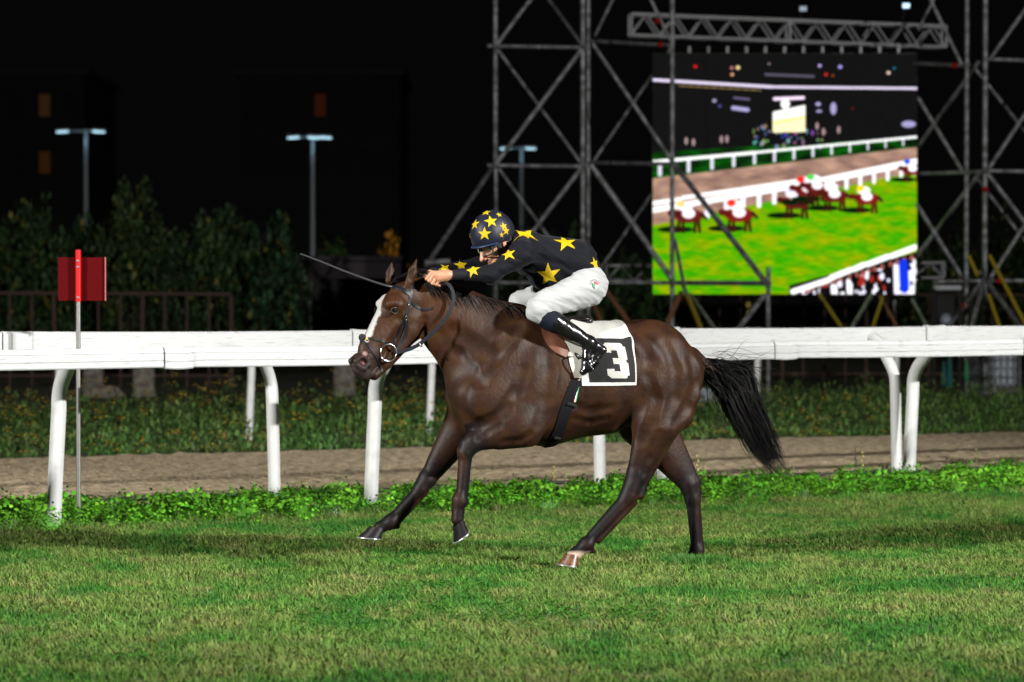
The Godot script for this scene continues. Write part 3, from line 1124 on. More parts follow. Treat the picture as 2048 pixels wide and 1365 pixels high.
func tail_and_mane(root: Node3D) -> void:
	var r := RandomNumberGenerator.new()
	r.seed = 21
	var tm := painted(0.4, 0.28)
	var tail := Shape.new()
	# the tail's left (front) and right (rear) outlines as seen; locks run between them
	var front := [hp(1398, 722), hp(1413, 762), hp(1440, 792), hp(1458, 828), hp(1484, 868), hp(1503, 902), hp(1538, 940)]
	var rear := [hp(1402, 716), hp(1450, 722), hp(1496, 736), hp(1513, 790), hp(1532, 838), hp(1549, 882), hp(1562, 918)]
	for k in 1500:
		var w := r.randf()
		var z := r.randfn(0.0, 0.042)
		var full := r.randf_range(0.6, 1.0)
		if r.randf() < 0.05:
			full = 1.06
		var start := r.randf_range(0.0, 0.22) * (1.0 if r.randf() < 0.8 else 2.0)
		var curl := r.randf_range(-0.045, 0.045)
		var pts := []
		var shade := r.randf_range(0.5, 1.3)
		tail.ink = Color(0.006, 0.0055, 0.006) * shade
		var wob := r.randf() * TAU
		for j in 10:
			var t := start + (full - start) * j / 9.0
			var tt := minf(t, 1.0)
			var p := spline(front, tt).lerp(spline(rear, tt), w)
			p += (spline(front, 1.0) - spline(front, 0.93)) * (t - tt) * 14.0
			var spread := sin(minf(tt * 1.5, 1.0) * PI * 0.5)
			p.z += z * spread * (1.0 - 0.3 * tt)
			p += Vector3(0.7, 0.4, 0) * (curl * sin(tt * 5.0 + wob) * tt)
			pts.append(p)
		hair(tail, pts, r.randf_range(0.0012, 0.0034))
	# tousled locks over the top of the tail
	for k in 260:
		var pts := []
		var t0 := r.randf_range(0.02, 0.3)
		var w := r.randf_range(0.0, 1.0)
		var s0 := spline(front, t0).lerp(spline(rear, t0), w)
		s0.z += r.randfn(0.0, 0.03)
		var d := Vector3(r.randf_range(0.08, 0.3), r.randf_range(-0.28, 0.03), r.randf_range(-0.08, 0.1))
		var ph := r.randf() * TAU
		var amp := r.randf_range(0.005, 0.03)
		for j in 9:
			var f := j / 8.0
			pts.append(s0 + d * f + Vector3(amp * sin(f * 7.0 + ph) * 0.5, -0.12 * f * f + amp * sin(f * 6.0 + ph), amp * cos(f * 6.0 + ph)) * f)
		tail.ink = Color(0.007, 0.0065, 0.007) * r.randf_range(0.6, 1.5)
		hair(tail, pts, r.randf_range(0.001, 0.0026))
	# loose hairs
	for k in 26:
		var pts := []
		var s0 := hp(r.randf_range(1405, 1450), r.randf_range(716, 740), r.randf_range(-0.03, 0.05))
		var d := Vector3(r.randf_range(0.18, 0.4), r.randf_range(-0.02, 0.22), r.randf_range(-0.1, 0.1))
		if k % 3 == 0:
			s0 = hp(1540 + r.randf_range(-20, 10), 890, 0.02)
			d = Vector3(r.randf_range(0.05, 0.13), r.randf_range(-0.16, -0.03), 0)
		for j in 8:
			var t := j / 7.0
			pts.append(s0 + d * t + Vector3(0, -0.1 * t * t + 0.04 * sin(t * 4.0 + k), 0))
		tail.ink = Color(0.01, 0.009, 0.009)
		hair(tail, pts, 0.0011)
	put("tail", tail.commit(), tm, root)
	# mane: blown back along the crest, most of it on the far side
	var mane := Shape.new()
	var crest := [hp(822, 560), hp(850, 560), hp(880, 570), hp(912, 580), hp(950, 590), hp(1000, 604), hp(1045, 618)]
	for k in 900:
		var t := r.randf_range(0.0, 0.97)
		var p := spline(crest, t)
		var nearside := r.randf() < 0.38
		p.z += r.randf_range(-0.02, 0.018)
		p.y -= 0.012
		var l := r.randf_range(0.1, 0.2)
		var pts := []
		var d := Vector3(0.75 + r.randf_range(-0.2, 0.2), 0.16 if not nearside else 0.02, (-0.5 if not nearside else 0.42) + r.randf_range(-0.15, 0.15)).normalized()
		for j in 7:
			var f := j / 6.0
			pts.append(p + d * l * f + Vector3(0, (0.035 * f - 0.125 * f * f) * (1.0 if not nearside else 1.25), 0) * (l / 0.15))
		mane.ink = Color(0.008, 0.007, 0.007) * r.randf_range(0.6, 1.4)
		hair(mane, pts, r.randf_range(0.0015, 0.003))
	# forelock swept back between the ears
	for k in 260:
		var f0 := r.randf()
		var p := hp(824, 538, 0.0).lerp(hp(776, 566, 0.0), f0) + Vector3(0, -0.012, r.randf_range(-0.045, 0.03))
		var pts := []
		var q := p + Vector3(0.11 + r.randf_range(-0.03, 0.04), 0.0, r.randf_range(-0.03, 0.02))
		q.y = lerpf(p.y, hp(840, 556).y, 0.7)
		for j in 6:
			var f := j / 5.0
			pts.append(p.lerp(q, f) + Vector3(0, sin(f * PI) * 0.026, 0))
		mane.ink = Color(0.009, 0.008, 0.009) * r.randf_range(0.6, 1.5)
		hair(mane, pts, r.randf_range(0.0015, 0.0028))
	put("mane", mane.commit(), tm, root)


# ---------------------------------------------------------------- what the horse wears
func seen_on(solid: Solid, u: float, v: float) -> Array:        # where the sight line through (u, v) first meets the solid, in the horse's axes
	var d := (steed.basis.inverse() * sight(u, v)).normalized()
	var from := h_eye + d * ((0.5 - h_eye.z) / d.z)
	return solid.hit(from, d, 1.4)


func head_strap(root: Node3D, called: String, px: Array, half_px: float, thick: float, m: Material, twin := true, steps := 5) -> void:
	var back := hide.frames[1].affine_inverse()
	var p := []
	var q := []
	var guide := []
	for e in px:
		guide.append(Vector3(e[0], e[1], 0))
	var count := (guide.size() - 1) * steps
	for k in count + 1:
		var g := spline(guide, float(k) / count)
		var h := seen_on(hide, g.x, g.y)
		if h.size():
			p.append(h[0])
			q.append(h[1])
	for side in ([1.0, -1.0] if twin else [1.0]):
		var s := Shape.new()
		var p2 := []
		var q2 := []
		for k in p.size():
			var a: Vector3 = hide.frames[1] * p[k]
			var b: Vector3 = hide.frames[1].basis * q[k]
			p2.append(back * (a * Vector3(1, 1, side)))
			q2.append(back.basis * (b * Vector3(1, 1, side)))
		s.strap(p2, q2, [half_px * PX], thick)
		put(called, s.commit(), m, root)


func ring_mesh(at: Vector3, nn: Vector3, r: float, thick: float) -> ArrayMesh:
	var s := Shape.new()
	var x := nn.cross(Vector3.UP).normalized()
	var y := x.cross(nn)
	var path := []
	for k in 25:
		path.append(at + x * cos(TAU * k / 24.0) * r + y * sin(TAU * k / 24.0) * r)
	s.tube(path, [thick], 8, 1.0, false)
	return s.commit()


# a sheet laid round the barrel: s runs towards the tail, t from edge to edge over (or under) the trunk
func round_barrel(x_of: Callable, from_deg: float, to_deg: float, nt: int, ns: int, off: float) -> Shape:
	var out := Shape.new()
	var axis := hp(1150, 765, 0).y
	for j in nt + 1:
		var t := float(j) / nt
		var a := deg_to_rad(lerpf(from_deg, to_deg, t))
		for k in ns + 1:
			var s := float(k) / ns
			var x: float = x_of.call(s, t)
			var d := Vector3(0, sin(a), cos(a))
			var mid := Vector3(x, axis, 0)
			var h := hide.hit(mid + d * 0.5, -d, 0.6)
			var p: Vector3 = h[0] if h.size() else mid + d * 0.3
			var q: Vector3 = h[1] if h.size() else d
			var edge := minf(minf(s, 1.0 - s) * ns, minf(t, 1.0 - t) * nt)
			var lift := off * (1.0 if edge >= 0.5 else 0.55)
			out.vert(p + q * lift, q, Vector2(s, t))
	for j in nt:
		for k in ns:
			var q := j * (ns + 1) + k
			out.quad(q, q + 1, q + ns + 2, q + ns + 1)
	return out


func draped(left: Array, right: Array, rows: int, cols: int, off: float, solid: Solid) -> Shape:   # between two outlines given in pixels
	var out := Shape.new()
	var l := []
	var r := []
	for e in left:
		l.append(Vector3(e[0], e[1], 0))
	for e in right:
		r.append(Vector3(e[0], e[1], 0))
	for j in rows + 1:
		var a := spline(l, float(j) / rows)
		var b := spline(r, float(j) / rows)
		for k in cols + 1:
			var g := a.lerp(b, float(k) / cols)
			var h := seen_on(solid, g.x, g.y)
			if h.is_empty():
				h = [hp(g.x, g.y, 0.1), Vector3(0, 0.7, 0.7)]
			var rim := j == 0 or k == 0 or j == rows or k == cols
			out.vert(h[0] + h[1] * (off if not rim else off * 0.4), h[1], Vector2(float(k) / cols, float(j) / rows))
	for j in rows:
		for k in cols:
			var q := j * (cols + 1) + k
			out.quad(q, q + 1, q + cols + 2, q + cols + 1)
	return out


func mirrored(s: Shape) -> Shape:
	var o := Shape.new()
	for k in s.v.size():
		o.ink = s.c[k]
		o.vert(s.v[k] * Vector3(1, 1, -1), s.n[k] * Vector3(1, 1, -1), s.uv[k])
	for k in range(0, s.i.size(), 3):
		o.i.append_array([s.i[k], s.i[k + 2], s.i[k + 1]])
	return o


func tack() -> void:
	var lea: StandardMaterial3D = mat.leather
	var back := hide.frames[1].affine_inverse()
	var b := thing("bridle", "black leather bridle with large ring bit and reins on the horse's head", "bridle", steed)
	head_strap(b, "browband", [[773, 572], [790, 574], [806, 580], [823, 592]], 4.2, 0.005, lea)
	head_strap(b, "cheekpiece", [[826, 566], [822, 588], [819, 604], [812, 634], [811, 662], [800, 690], [790, 703]], 3.6, 0.005, lea)
	head_strap(b, "headpiece_strap", [[806, 642], [798, 662], [790, 682], [785, 694]], 2.6, 0.004, lea)
	head_strap(b, "throat_lash", [[823, 606], [836, 616], [850, 620], [866, 616]], 2.6, 0.004, lea)
	head_strap(b, "noseband", [[724, 676], [736, 677], [756, 681], [780, 688], [792, 692]], 2.2, 0.004, lea)
	head_strap(b, "noseband", [[722, 680], [734, 690], [748, 708], [758, 728], [764, 744]], 2.0, 0.004, lea)
	var pad := Shape.new()
	var on_nose := seen_on(hide, 728, 677)
	pad.ball(on_nose[0] - on_nose[1] * 0.004 + Vector3(-0.012, 0.006, -0.012), Vector3(0.02, 0.022, 0.03), 8, 12)
	put("nose_pad", pad.commit(), std(Color(0.01, 0.01, 0.011), 0.95), b)
	var toggle := Shape.new()
	var hit := seen_on(hide, 734, 679)
	toggle.ball(hit[0] + hit[1] * 0.005, Vector3(0.008, 0.014, 0.006), 6, 10)
	put("noseband_toggle", toggle.commit(), std(Color(0.5, 0.34, 0.12), 0.5), b)
	var chrome := std(Color(0.75, 0.76, 0.78), 0.18, 1.0)
	for side in [1.0, -1.0]:
		var c := hh(777, 706, 0.062)
		c.z *= side
		put("bit_ring", ring_mesh(back * c, back.basis * Vector3(-0.15, 0, side), 16.5 * PX, 0.0042), chrome, b)
		var bl := Shape.new()
		var j := hh(764, 717, 0.058)
		j.z *= side
		bl.ball(back * j, Vector3.ONE * 0.009, 8, 12)
		put("bit_joint", bl.commit(), chrome, b)
	for e in [[818, 612], [811, 636]]:
		var h := seen_on(hide, e[0], e[1])
		put("buckle", ring_mesh(h[0] + h[1] * 0.007, h[1], 0.011, 0.002), chrome, b)
	# reins
	var ring_at := back * hh(791, 707, 0.064)
	var g := [ring_at, hp(830, 694, 0.135), hp(866, 665, 0.15), hp(894, 632, 0.15), hp(907, 598, 0.135), hp(900, 573, 0.12), hp(884, 562, 0.11)]
	var p := []
	var q := []
	for k in 41:
		p.append(spline(g, k / 40.0))
		q.append(Vector3(0.1, 0.25, 1.0).normalized())
	var s := Shape.new()
	s.strap(p, q, [3.6 * PX], 0.005)
	put("rein", s.commit(), std(Color(0.007, 0.009, 0.013), 0.6, 0.0, 0.3), b)
	put("rein_stop", ring_mesh(hp(842, 690, 0.145), Vector3(0.8, 0.2, 0.6).normalized(), 0.013, 0.003), chrome, b)
	var far_ring := hh(791, 707, 0.064)
	far_ring.z *= -1.0
	g = [back * far_ring, hp(838, 690, -0.13), hp(870, 640, -0.16), hp(850, 590, -0.16), hp(832, 560, -0.14)]
	p = []
	q = []
	for k in 31:
		p.append(spline(g, k / 30.0))
		q.append(Vector3(0.1, 0.25, -1.0).normalized())
	s = Shape.new()
	s.strap(p, q, [3.6 * PX], 0.005)
	put("rein", s.commit(), std(Color(0.007, 0.009, 0.013), 0.6, 0.0, 0.3), b)

	# number cloth
	var xr0 := hp(1277, 768, 0.27).x
	var xr1 := hp(1236, 650, 0.0).x
	var xl0 := hp(1166, 768, 0.27).x
	var xl1 := hp(1128, 650, 0.0).x
	var nc := thing("number_cloth", "white race number cloth with a black panel and a white 3 behind the saddle", "saddle cloth", steed)
	var cloth := round_barrel(func(sx: float, t: float) -> float:
		var u := minf(t, 1.0 - t) * 2.0
		u = pow(u, 1.25)
		return lerpf(lerpf(xl0, xl1, u), lerpf(xr0, xr1, u) + 0.012 * sin(u * PI), sx), -3.0, 183.0, 56, 30, 0.011)
	var cm := std(Color(0.5, 0.5, 0.495), 0.85)
	cm.albedo_texture = ImageTexture.create_from_image(number_print())
	cm.rim_enabled = true
	cm.rim = 0.1
	put("cloth", cloth.commit(), cm, nc)

	# saddle
	var sd := thing("racing_saddle", "small brown and black racing saddle with white pad and girth", "saddle", steed)
	var seat := Solid.new()
	seat.bone(hp(1088, 640, 0), hp(1130, 644, 0), 15 * PX, 11 * PX, 2.6, 0.02)
	seat.bone(hp(1130, 644, 0), hp(1172, 642, 0), 11 * PX, 12 * PX, 2.6, 0.02)
	var ss := Shape.new()
	seat.mesh_into(ss, 0.009, func(_p: Vector3, _n: Vector3) -> Color: return Color(1, 1, 1))
	put("seat", ss.commit(), std(Color(0.014, 0.012, 0.011), 0.4), sd)
	var loop := Shape.new()
	var lp := []
	for k in 25:
		var a := TAU * k / 24.0
		lp.append(hp(1163, 642, 0.0) + Vector3(cos(a) * 17 * PX, sin(a) * 4 * PX, sin(a) * 0.1))
	loop.tube(lp, [0.006], 8, 1.0, false)
	put("cantle_rim", loop.commit(), std(Color(0.012, 0.011, 0.011), 0.3), sd)
	var brown := std(Color(0.11, 0.04, 0.022), 0.45)
	var flap := draped([[1080, 652], [1083, 668], [1094, 690], [1112, 706], [1130, 716]], [[1112, 656], [1120, 672], [1129, 688], [1136, 702], [1134, 717]], 18, 10, 0.022, hide)
	put("flap", flap.commit(), brown, sd)
	put("flap", mirrored(flap).commit(), brown, sd)
	var pad2 := draped([[1108, 664], [1124, 682], [1134, 704], [1140, 732], [1148, 756]], [[1150, 676], [1172, 696], [1186, 712], [1194, 724], [1160, 757]], 20, 14, 0.017, hide)
	var white := std(Color(0.46, 0.445, 0.39), 0.8)
	put("pad", pad2.commit(), white, sd)
	put("pad", mirrored(pad2).commit(), white, sd)
	var g0 := hp(1158, 760, 0.27).x
	var g1 := hp(1107, 885, 0.1).x
	var girth := round_barrel(func(sx: float, t: float) -> float:
		var a := sin(t * PI)
		return lerpf(g0, g1, pow(a, 0.8)) + (sx - 0.5) * 24.0 * PX, 6.0, -186.0, 60, 6, 0.009)
	var gm := put("girth", girth.commit(), std(Color(0.006, 0.006, 0.008), 0.8, 0.0, 0.25), sd)
	var cols := [Color(0.6, 0.02, 0.02), Color(0.8, 0.8, 0.8), Color(0.05, 0.45, 0.2)]
	for e in 3:
		var stripe := draped([[1155.0 + e * 1.8, 760], [1151.0 + e * 1.8, 780], [1146.0 + e * 1.8, 804]], [[1156.8 + e * 1.8, 760], [1152.8 + e * 1.8, 780], [1147.8 + e * 1.8, 804]], 8, 1, 0.0165, hide)
		put("girth_stripe", stripe.commit(), std(cols[e], 0.7), gm)
	for e in [[1142, 809, 0.034], [1113, 874, 0.026]]:
		var h := seen_on(hide, e[0], e[1])
		var bk := Shape.new()
		var hint: Vector3 = h[1]
		bk.box(Transform3D(Basis.looking_at(-hint, Vector3.UP), h[0] + hint * 0.012).rotated_local(Vector3.FORWARD, 0.3), Vector3(e[2] * 2.0, 0.018, 0.008), 0.003)
		put("girth_buckle", bk.commit(), std(Color(0.02, 0.022, 0.025), 0.3), gm)


func number_print() -> Image:
	var n := 512
	var im := Image.create(n, n, true, Image.FORMAT_RGB8)
	im.fill(Color(0.97, 0.97, 0.95))
	var rects := [[0.0, 0.0, 0.9, 0.2], [0.0, 0.8, 0.9, 1.0], [0.6, 0.08, 1.0, 0.45], [0.6, 0.53, 1.0, 0.92], [0.6, 0.4, 0.93, 0.6], [0.33, 0.415, 0.8, 0.585], [0.0, 0.05, 0.33, 0.27], [0.0, 0.73, 0.33, 0.95]]
	for y in n:
		var t := float(y) / n
		var half := t * 2.0 if t < 0.5 else (1.0 - t) * 2.0        # 0 at the hem, 1 on the spine
		for x in n:
			var s := float(x) / n
			var c := Color(0.97, 0.97, 0.95)
			if s > 0.13 - half * 0.05 and s < 0.965 and half > 0.045 and half < 0.62:
				c = Color(0.03, 0.035, 0.05)
				var a := (s - (0.44 - (half - 0.35) * 0.08)) / 0.40
				var b := 1.0 - (half - 0.10) / 0.46
				if a > 0.0 and a < 1.0 and b > 0.0 and b < 1.0:
					var cut := minf(a if b < 0.5 or true else a, 1.0 - a) + minf(b, 1.0 - b) * 1.7
					if cut > 0.16:
						for r in rects:
							if a >= r[0] and a <= r[2] and b >= r[1] and b <= r[3]:
								c = Color(0.96, 0.96, 0.93)
			im.set_pixel(x, y, c)
	return im


# ================================================================ the jockey
func limb(s: Solid, u0: float, v0: float, w0: float, r0: float, u1: float, v1: float, w1: float, r1: float, wide := 1.0, blend := 0.03, cut := false) -> void:
	s.bone(hp(u0, v0, w0), hp(u1, v1, w1), r0 * PX, r1 * PX, wide, blend, 0, cut)


# a five-pointed star laid on the solid round the place seen at (u, v)
func star_on(solid: Solid, u: float, v: float, r: float, turn: float) -> Shape:
	var h := seen_on(solid, u, v)
	if h.is_empty():
		return null
	var o: Vector3 = h[0]
	var nn: Vector3 = h[1]
	var x := Vector3.UP.cross(nn).normalized()
	var y := nn.cross(x)
	var s := Shape.new()
	var rings := 5
	var spokes := 20
	for k in rings + 1:
		for j in spokes:
			var a := TAU * j / spokes + turn + PI * 0.5
			var f := fposmod(float(j) / spokes * 5.0, 1.0)
			f = minf(f, 1.0 - f) * 2.0
			# straight edges between the tips and the inner corners
			var tip := Vector2(1, 0)
			var inner := Vector2.from_angle(PI / 5.0) * 0.42
			var edge := tip.lerp(inner, f)
			var rad := edge.length() * r * k / rings
			var ang := a - fposmod(float(j) / spokes * 5.0, 1.0) * TAU / 5.0
			var g := fposmod(float(j) / spokes * 5.0, 1.0)
			ang += edge.angle() if g <= 0.5 else TAU / 5.0 - edge.angle()
			var p := o + (x * cos(ang) + y * sin(ang)) * rad
			var q := solid.hit(p + nn * 0.09, -nn, 0.3)
			if q.is_empty():
				s.vert(p, nn)
			else:
				s.vert(q[0] + q[1] * 0.0022, q[1])
	for k in rings:
		for j in spokes:
			var a := k * spokes + j
			var b := k * spokes + (j + 1) % spokes
			s.quad(a, b, b + spokes, a + spokes)
	return s


func jockey() -> void:
	var t0 := Time.get_ticks_msec()
	var root := thing("person", "jockey in black silks with yellow stars and white breeches crouching over the horse", "person", steed)
	var plain := func(_p: Vector3, _n: Vector3) -> Color: return Color(1, 1, 1)

	# ------------------------------------------------ body: head, hands and what the clothes cover
	var body := Shape.new()
	var flesh := Solid.new()
	limb(flesh, 1062, 512, 0, 36, 1150, 524, 0, 34, 1.1, 0.03)
	limb(flesh, 1150, 524, 0, 34, 1180, 568, 0, 28, 1.2, 0.03)
	limb(flesh, 1050, 502, 0, 24, 1022, 484, 0, 17, 1.0, 0.03)
	limb(flesh, 1046, 506, 0.17, 15, 983, 548, 0.2, 10, 1.0, 0.03)
	limb(flesh, 983, 548, 0.2, 10, 906, 551, 0.115, 7.5, 1.0, 0.02)
	limb(flesh, 1046, 506, -0.17, 15, 962, 532, -0.22, 10, 1.0, 0.03)
	limb(flesh, 962, 532, -0.22, 10, 858, 548, -0.14, 7.5, 1.0, 0.02)
	limb(flesh, 1172, 578, 0.12, 28, 1082, 616, 0.25, 18, 1.0, 0.03)
	limb(flesh, 1082, 618, 0.25, 17, 1178, 688, 0.26, 9, 1.0, 0.03)
	limb(flesh, 1168, 578, -0.12, 28, 1045, 608, -0.22, 18, 1.0, 0.03)
	limb(flesh, 1045, 610, -0.22, 17, 1140, 680, -0.27, 9, 1.0, 0.03)
	var skin := func(_p: Vector3, _n: Vector3) -> Color: return Color(0.42, 0.2, 0.12)
	flesh.mesh_into(body, 0.012, skin)

	# head: axes x = where he looks, y = up, z = his left
	var look_dir := Vector3(-cos(0.33) * cos(0.5), -sin(0.5), sin(0.33) * cos(0.5))
	var left := Vector3(sin(0.33), 0.0, cos(0.33)).normalized()
	var upward := left.cross(look_dir).normalized()
	if upward.y < 0.0:
		upward = -upward
	left = look_dir.cross(upward).normalized() * -1.0
	if left.z < 0.0:
		left = -left
	var ear_at := hp(1006, 485, 0.075)
	var origin := ear_at - left * 0.075
	var face_axes := Transform3D(Basis(look_dir, upward, left), origin)
	var head := Solid.new()
	head.frames.append(face_axes.affine_inverse())
	var hb := func(p: Vector3, q: Vector3, r: float, r2: float, wide := 1.0, blend := 0.012, cut := false, twin := false) -> void:
		head.bone(p, q, r, r2, wide, blend, 1, cut)
		if twin:
			head.bone(p * Vector3(1, 1, -1), q * Vector3(1, 1, -1), r, r2, wide, blend, 1, cut)
	hb.call(Vector3(-0.015, 0.05, 0), Vector3(0.02, 0.05, 0), 0.088, 0.084, 0.86, 0.02)
	hb.call(Vector3(0.04, 0.0, 0), Vector3(0.05, -0.085, 0), 0.062, 0.046, 0.94, 0.03)
	hb.call(Vector3(0.075, -0.11, 0), Vector3(0.085, -0.116, 0), 0.021, 0.019, 1.2, 0.03)
	hb.call(Vector3(0.02, -0.055, 0.045), Vector3(0.07, -0.1, 0.02), 0.018, 0.014, 1.0, 0.03, false, true)
	hb.call(Vector3(0.072, 0.04, 0.0), Vector3(0.07, 0.042, 0.035), 0.022, 0.018, 1.0, 0.02, false, true)
	hb.call(Vector3(0.066, -0.018, 0.042), Vector3(0.045, -0.012, 0.055), 0.019, 0.016, 1.0, 0.025, false, true)
	hb.call(Vector3(0.1, 0.012, 0), Vector3(0.131, -0.042, 0), 0.009, 0.0135, 1.0, 0.012)
	hb.call(Vector3(0.116, -0.048, 0.011), Vector3(0.112, -0.049, 0.014), 0.0085, 0.0075, 1.0, 0.007, false, true)
	hb.call(Vector3(0.095, -0.06, 0), Vector3(0.098, -0.068, 0), 0.014, 0.013, 1.7, 0.014)
	hb.call(Vector3(0.106, -0.073, 0), Vector3(0.1, -0.074, 0.016), 0.006, 0.004, 1.0, 0.006, false, true)
	hb.call(Vector3(0.103, -0.087, 0), Vector3(0.098, -0.086, 0.014), 0.0065, 0.004, 1.0, 0.006, false, true)
	hb.call(Vector3(0.106, 0.013, 0.032), Vector3(0.1, 0.013, 0.04), 0.015, 0.012, 1.0, 0.012, true, true)
	hb.call(Vector3(0.115, -0.08, 0), Vector3(0.106, -0.0795, 0.02), 0.002, 0.0015, 1.0, 0.004, true, true)
	# ears
	hb.call(Vector3(-0.012, 0.018, 0.077), Vector3(-0.002, -0.022, 0.074), 0.017, 0.011, 0.42, 0.006, false, true)
	hb.call(Vector3(-0.004, 0.01, 0.088), Vector3(0.002, -0.012, 0.085), 0.009, 0.006, 0.5, 0.004, true, true)
	hb.call(Vector3(-0.03, -0.03, 0), Vector3(-0.055, -0.11, 0), 0.055, 0.055, 1.0, 0.03)
	var to_face := face_axes.affine_inverse()
	var complexion := func(p: Vector3, _n: Vector3) -> Color:
		var w := to_face * p
		var c := Color(0.5, 0.26, 0.165)
		c = c.lerp(Color(0.5, 0.15, 0.1), clampf(1.0 - (w - Vector3(0.13, -0.042, 0)).length() / 0.03, 0.0, 1.0) * 0.7)
		if absf(w.y + 0.08) < 0.01 and w.x > 0.085 and absf(w.z) < 0.024:
			c = c.lerp(Color(0.36, 0.11, 0.085), 0.7)
		if (w.x > 0.03 and w.y < -0.055 and w.y > -0.07 and w.x > 0.08) or (w.y < -0.088 and w.x > 0.02):
			c = c.lerp(Color(0.17, 0.1, 0.07), 0.55)          # stubble
		return c
	head.mesh_into(body, 0.0034, complexion)

	# near hand closed on the rein
	var hand := Solid.new()
	limb(hand, 910, 551, 0.118, 8.5, 893, 550, 0.118, 9.5, 1.0, 0.012)
	limb(hand, 893, 551, 0.118, 9.5, 872, 551, 0.122, 9.0, 1.15, 0.012)
	limb(hand, 890, 556, 0.12, 7.5, 876, 558, 0.124, 7.5, 1.1, 0.012)
	var knuckles := [[864, 545, 853, 558, 862, 566, 0.132], [869, 547.5, 858.5, 562, 867, 569, 0.135], [874.5, 551, 865, 567, 873, 572, 0.136], [881, 555, 872.5, 569.5, 879, 572, 0.134]]
	for k in 4:
		var f: Array = knuckles[k]
		var r := [3.3, 3.5, 3.3, 2.8][k] as float
		limb(hand, 884, 551 + k * 1.5, 0.122, 5.0, f[0], f[1], f[6], r + 0.5, 1.0, 0.006)
		limb(hand, f[0], f[1], f[6], r + 0.4, f[2], f[3], f[6] - 0.004, r, 1.0, 0.003)
		limb(hand, f[2], f[3], f[6] - 0.004, r, f[4], f[5], f[6] - 0.026, r - 0.5, 1.0, 0.003)
	limb(hand, 896, 548, 0.1, 5.0, 880, 545, 0.085, 4.2, 1.0, 0.008)
	limb(hand, 880, 545, 0.085, 4.2, 866, 549, 0.085, 3.6, 1.0, 0.006)
	hand.mesh_into(body, 0.003, skin)
	# far hand on the whip
	var far_hand := Solid.new()
	limb(far_hand, 862, 548, -0.14, 8.5, 834, 554, -0.145, 9.5, 1.1, 0.012)
	for k in 4:
		limb(far_hand, 836, 552 + k * 1.5, -0.15, 5.0, 824 + k * 4.5, 550 + k * 4.0, -0.155, 3.8, 1.0, 0.005)
		limb(far_hand, 824 + k * 4.5, 550 + k * 4.0, -0.155, 3.7, 817 + k * 4.8, 562 + k * 3.5, -0.15, 3.3, 1.0, 0.003)
		limb(far_hand, 817 + k * 4.8, 562 + k * 3.5, -0.15, 3.3, 824 + k * 4.8, 569 + k * 2.5, -0.125, 2.8, 1.0, 0.003)
	limb(far_hand, 852, 551, -0.125, 5.0, 832, 555, -0.11, 3.8, 1.0, 0.006)
	far_hand.mesh_into(body, 0.004, skin)
	var sm := painted(0.5, 0.5)
	sm.subsurf_scatter_enabled = true
	sm.subsurf_scatter_strength = 0.12
	put("body", body.commit(), sm, root)

	# ------------------------------------------------ silks
	var folds := FastNoiseLite.new()
	folds.seed = 11
	folds.frequency = 9.0
	folds.fractal_octaves = 2
	var silk := Solid.new()
	silk.ripple = folds
	silk.ripple_deep = 0.009
	silk.ripple_axes = Basis(Vector3(0.45, 0.6, 0), Vector3(-0.2, 1.6, 0), Vector3(0, 0, 0.8))
	limb(silk, 1062, 511, 0, 43, 1150, 522, 0, 42, 1.12, 0.03)
	limb(silk, 1150, 522, 0, 42, 1172, 548, 0, 34, 1.2, 0.03)
	limb(silk, 1090, 545, 0, 34, 1135, 548, 0, 26, 1.35, 0.03)
	limb(silk, 1050, 500, 0, 36, 1046, 502, 0.16, 25, 1.0, 0.03)
	limb(silk, 1050, 500, 0, 36, 1046, 502, -0.16, 25, 1.0, 0.03)
	limb(silk, 1050, 496, 0, 32, 1026, 480, 0, 21, 1.1, 0.03)
	limb(silk, 1048, 506, 0.185, 24, 981, 549, 0.205, 16, 1.0, 0.025)
	limb(silk, 981, 549, 0.205, 16, 936, 550, 0.14, 12.5, 1.0, 0.02)
	limb(silk, 1048, 506, -0.185, 25, 962, 532, -0.22, 17, 1.0, 0.025)
	limb(silk, 962, 532, -0.22, 17, 886, 543, -0.16, 13, 1.0, 0.02)
	limb(silk, 1020, 572, 0.29, 10, 1068, 532, 0.25, 5, 1.0, 0.02, true)
	var jk := Shape.new()
	silk.mesh_into(jk, 0.007, plain)
	var weave := std(Color(0.005, 0.0055, 0.0085), 0.75, 0.0, 0.22)
	weave.rim_enabled = true
	weave.rim = 0.1
	weave.rim_tint = 0.2
	var jacket := put("jacket", jk.commit(), weave, root)
	var gold := std(Color(0.46, 0.32, 0.006), 0.6, 0.0, 0.3)
	for e in [[1051, 472, 27, 0.15], [1131, 485, 25, -0.15], [1097, 551, 24, 0.05], [1041, 556, 21, 0.5], [1017, 509, 15, 0.4], [946, 541, 15, 0.3], [1190, 528, 14, 0.2], [922, 531, 15, 0.1], [890, 537, 13, 0.4], [988, 524, 6, 0.0]]:
		var s := star_on(silk, e[0], e[1], e[2] * PX, e[3])
		if s:
			put("star", s.commit(), gold, jacket)
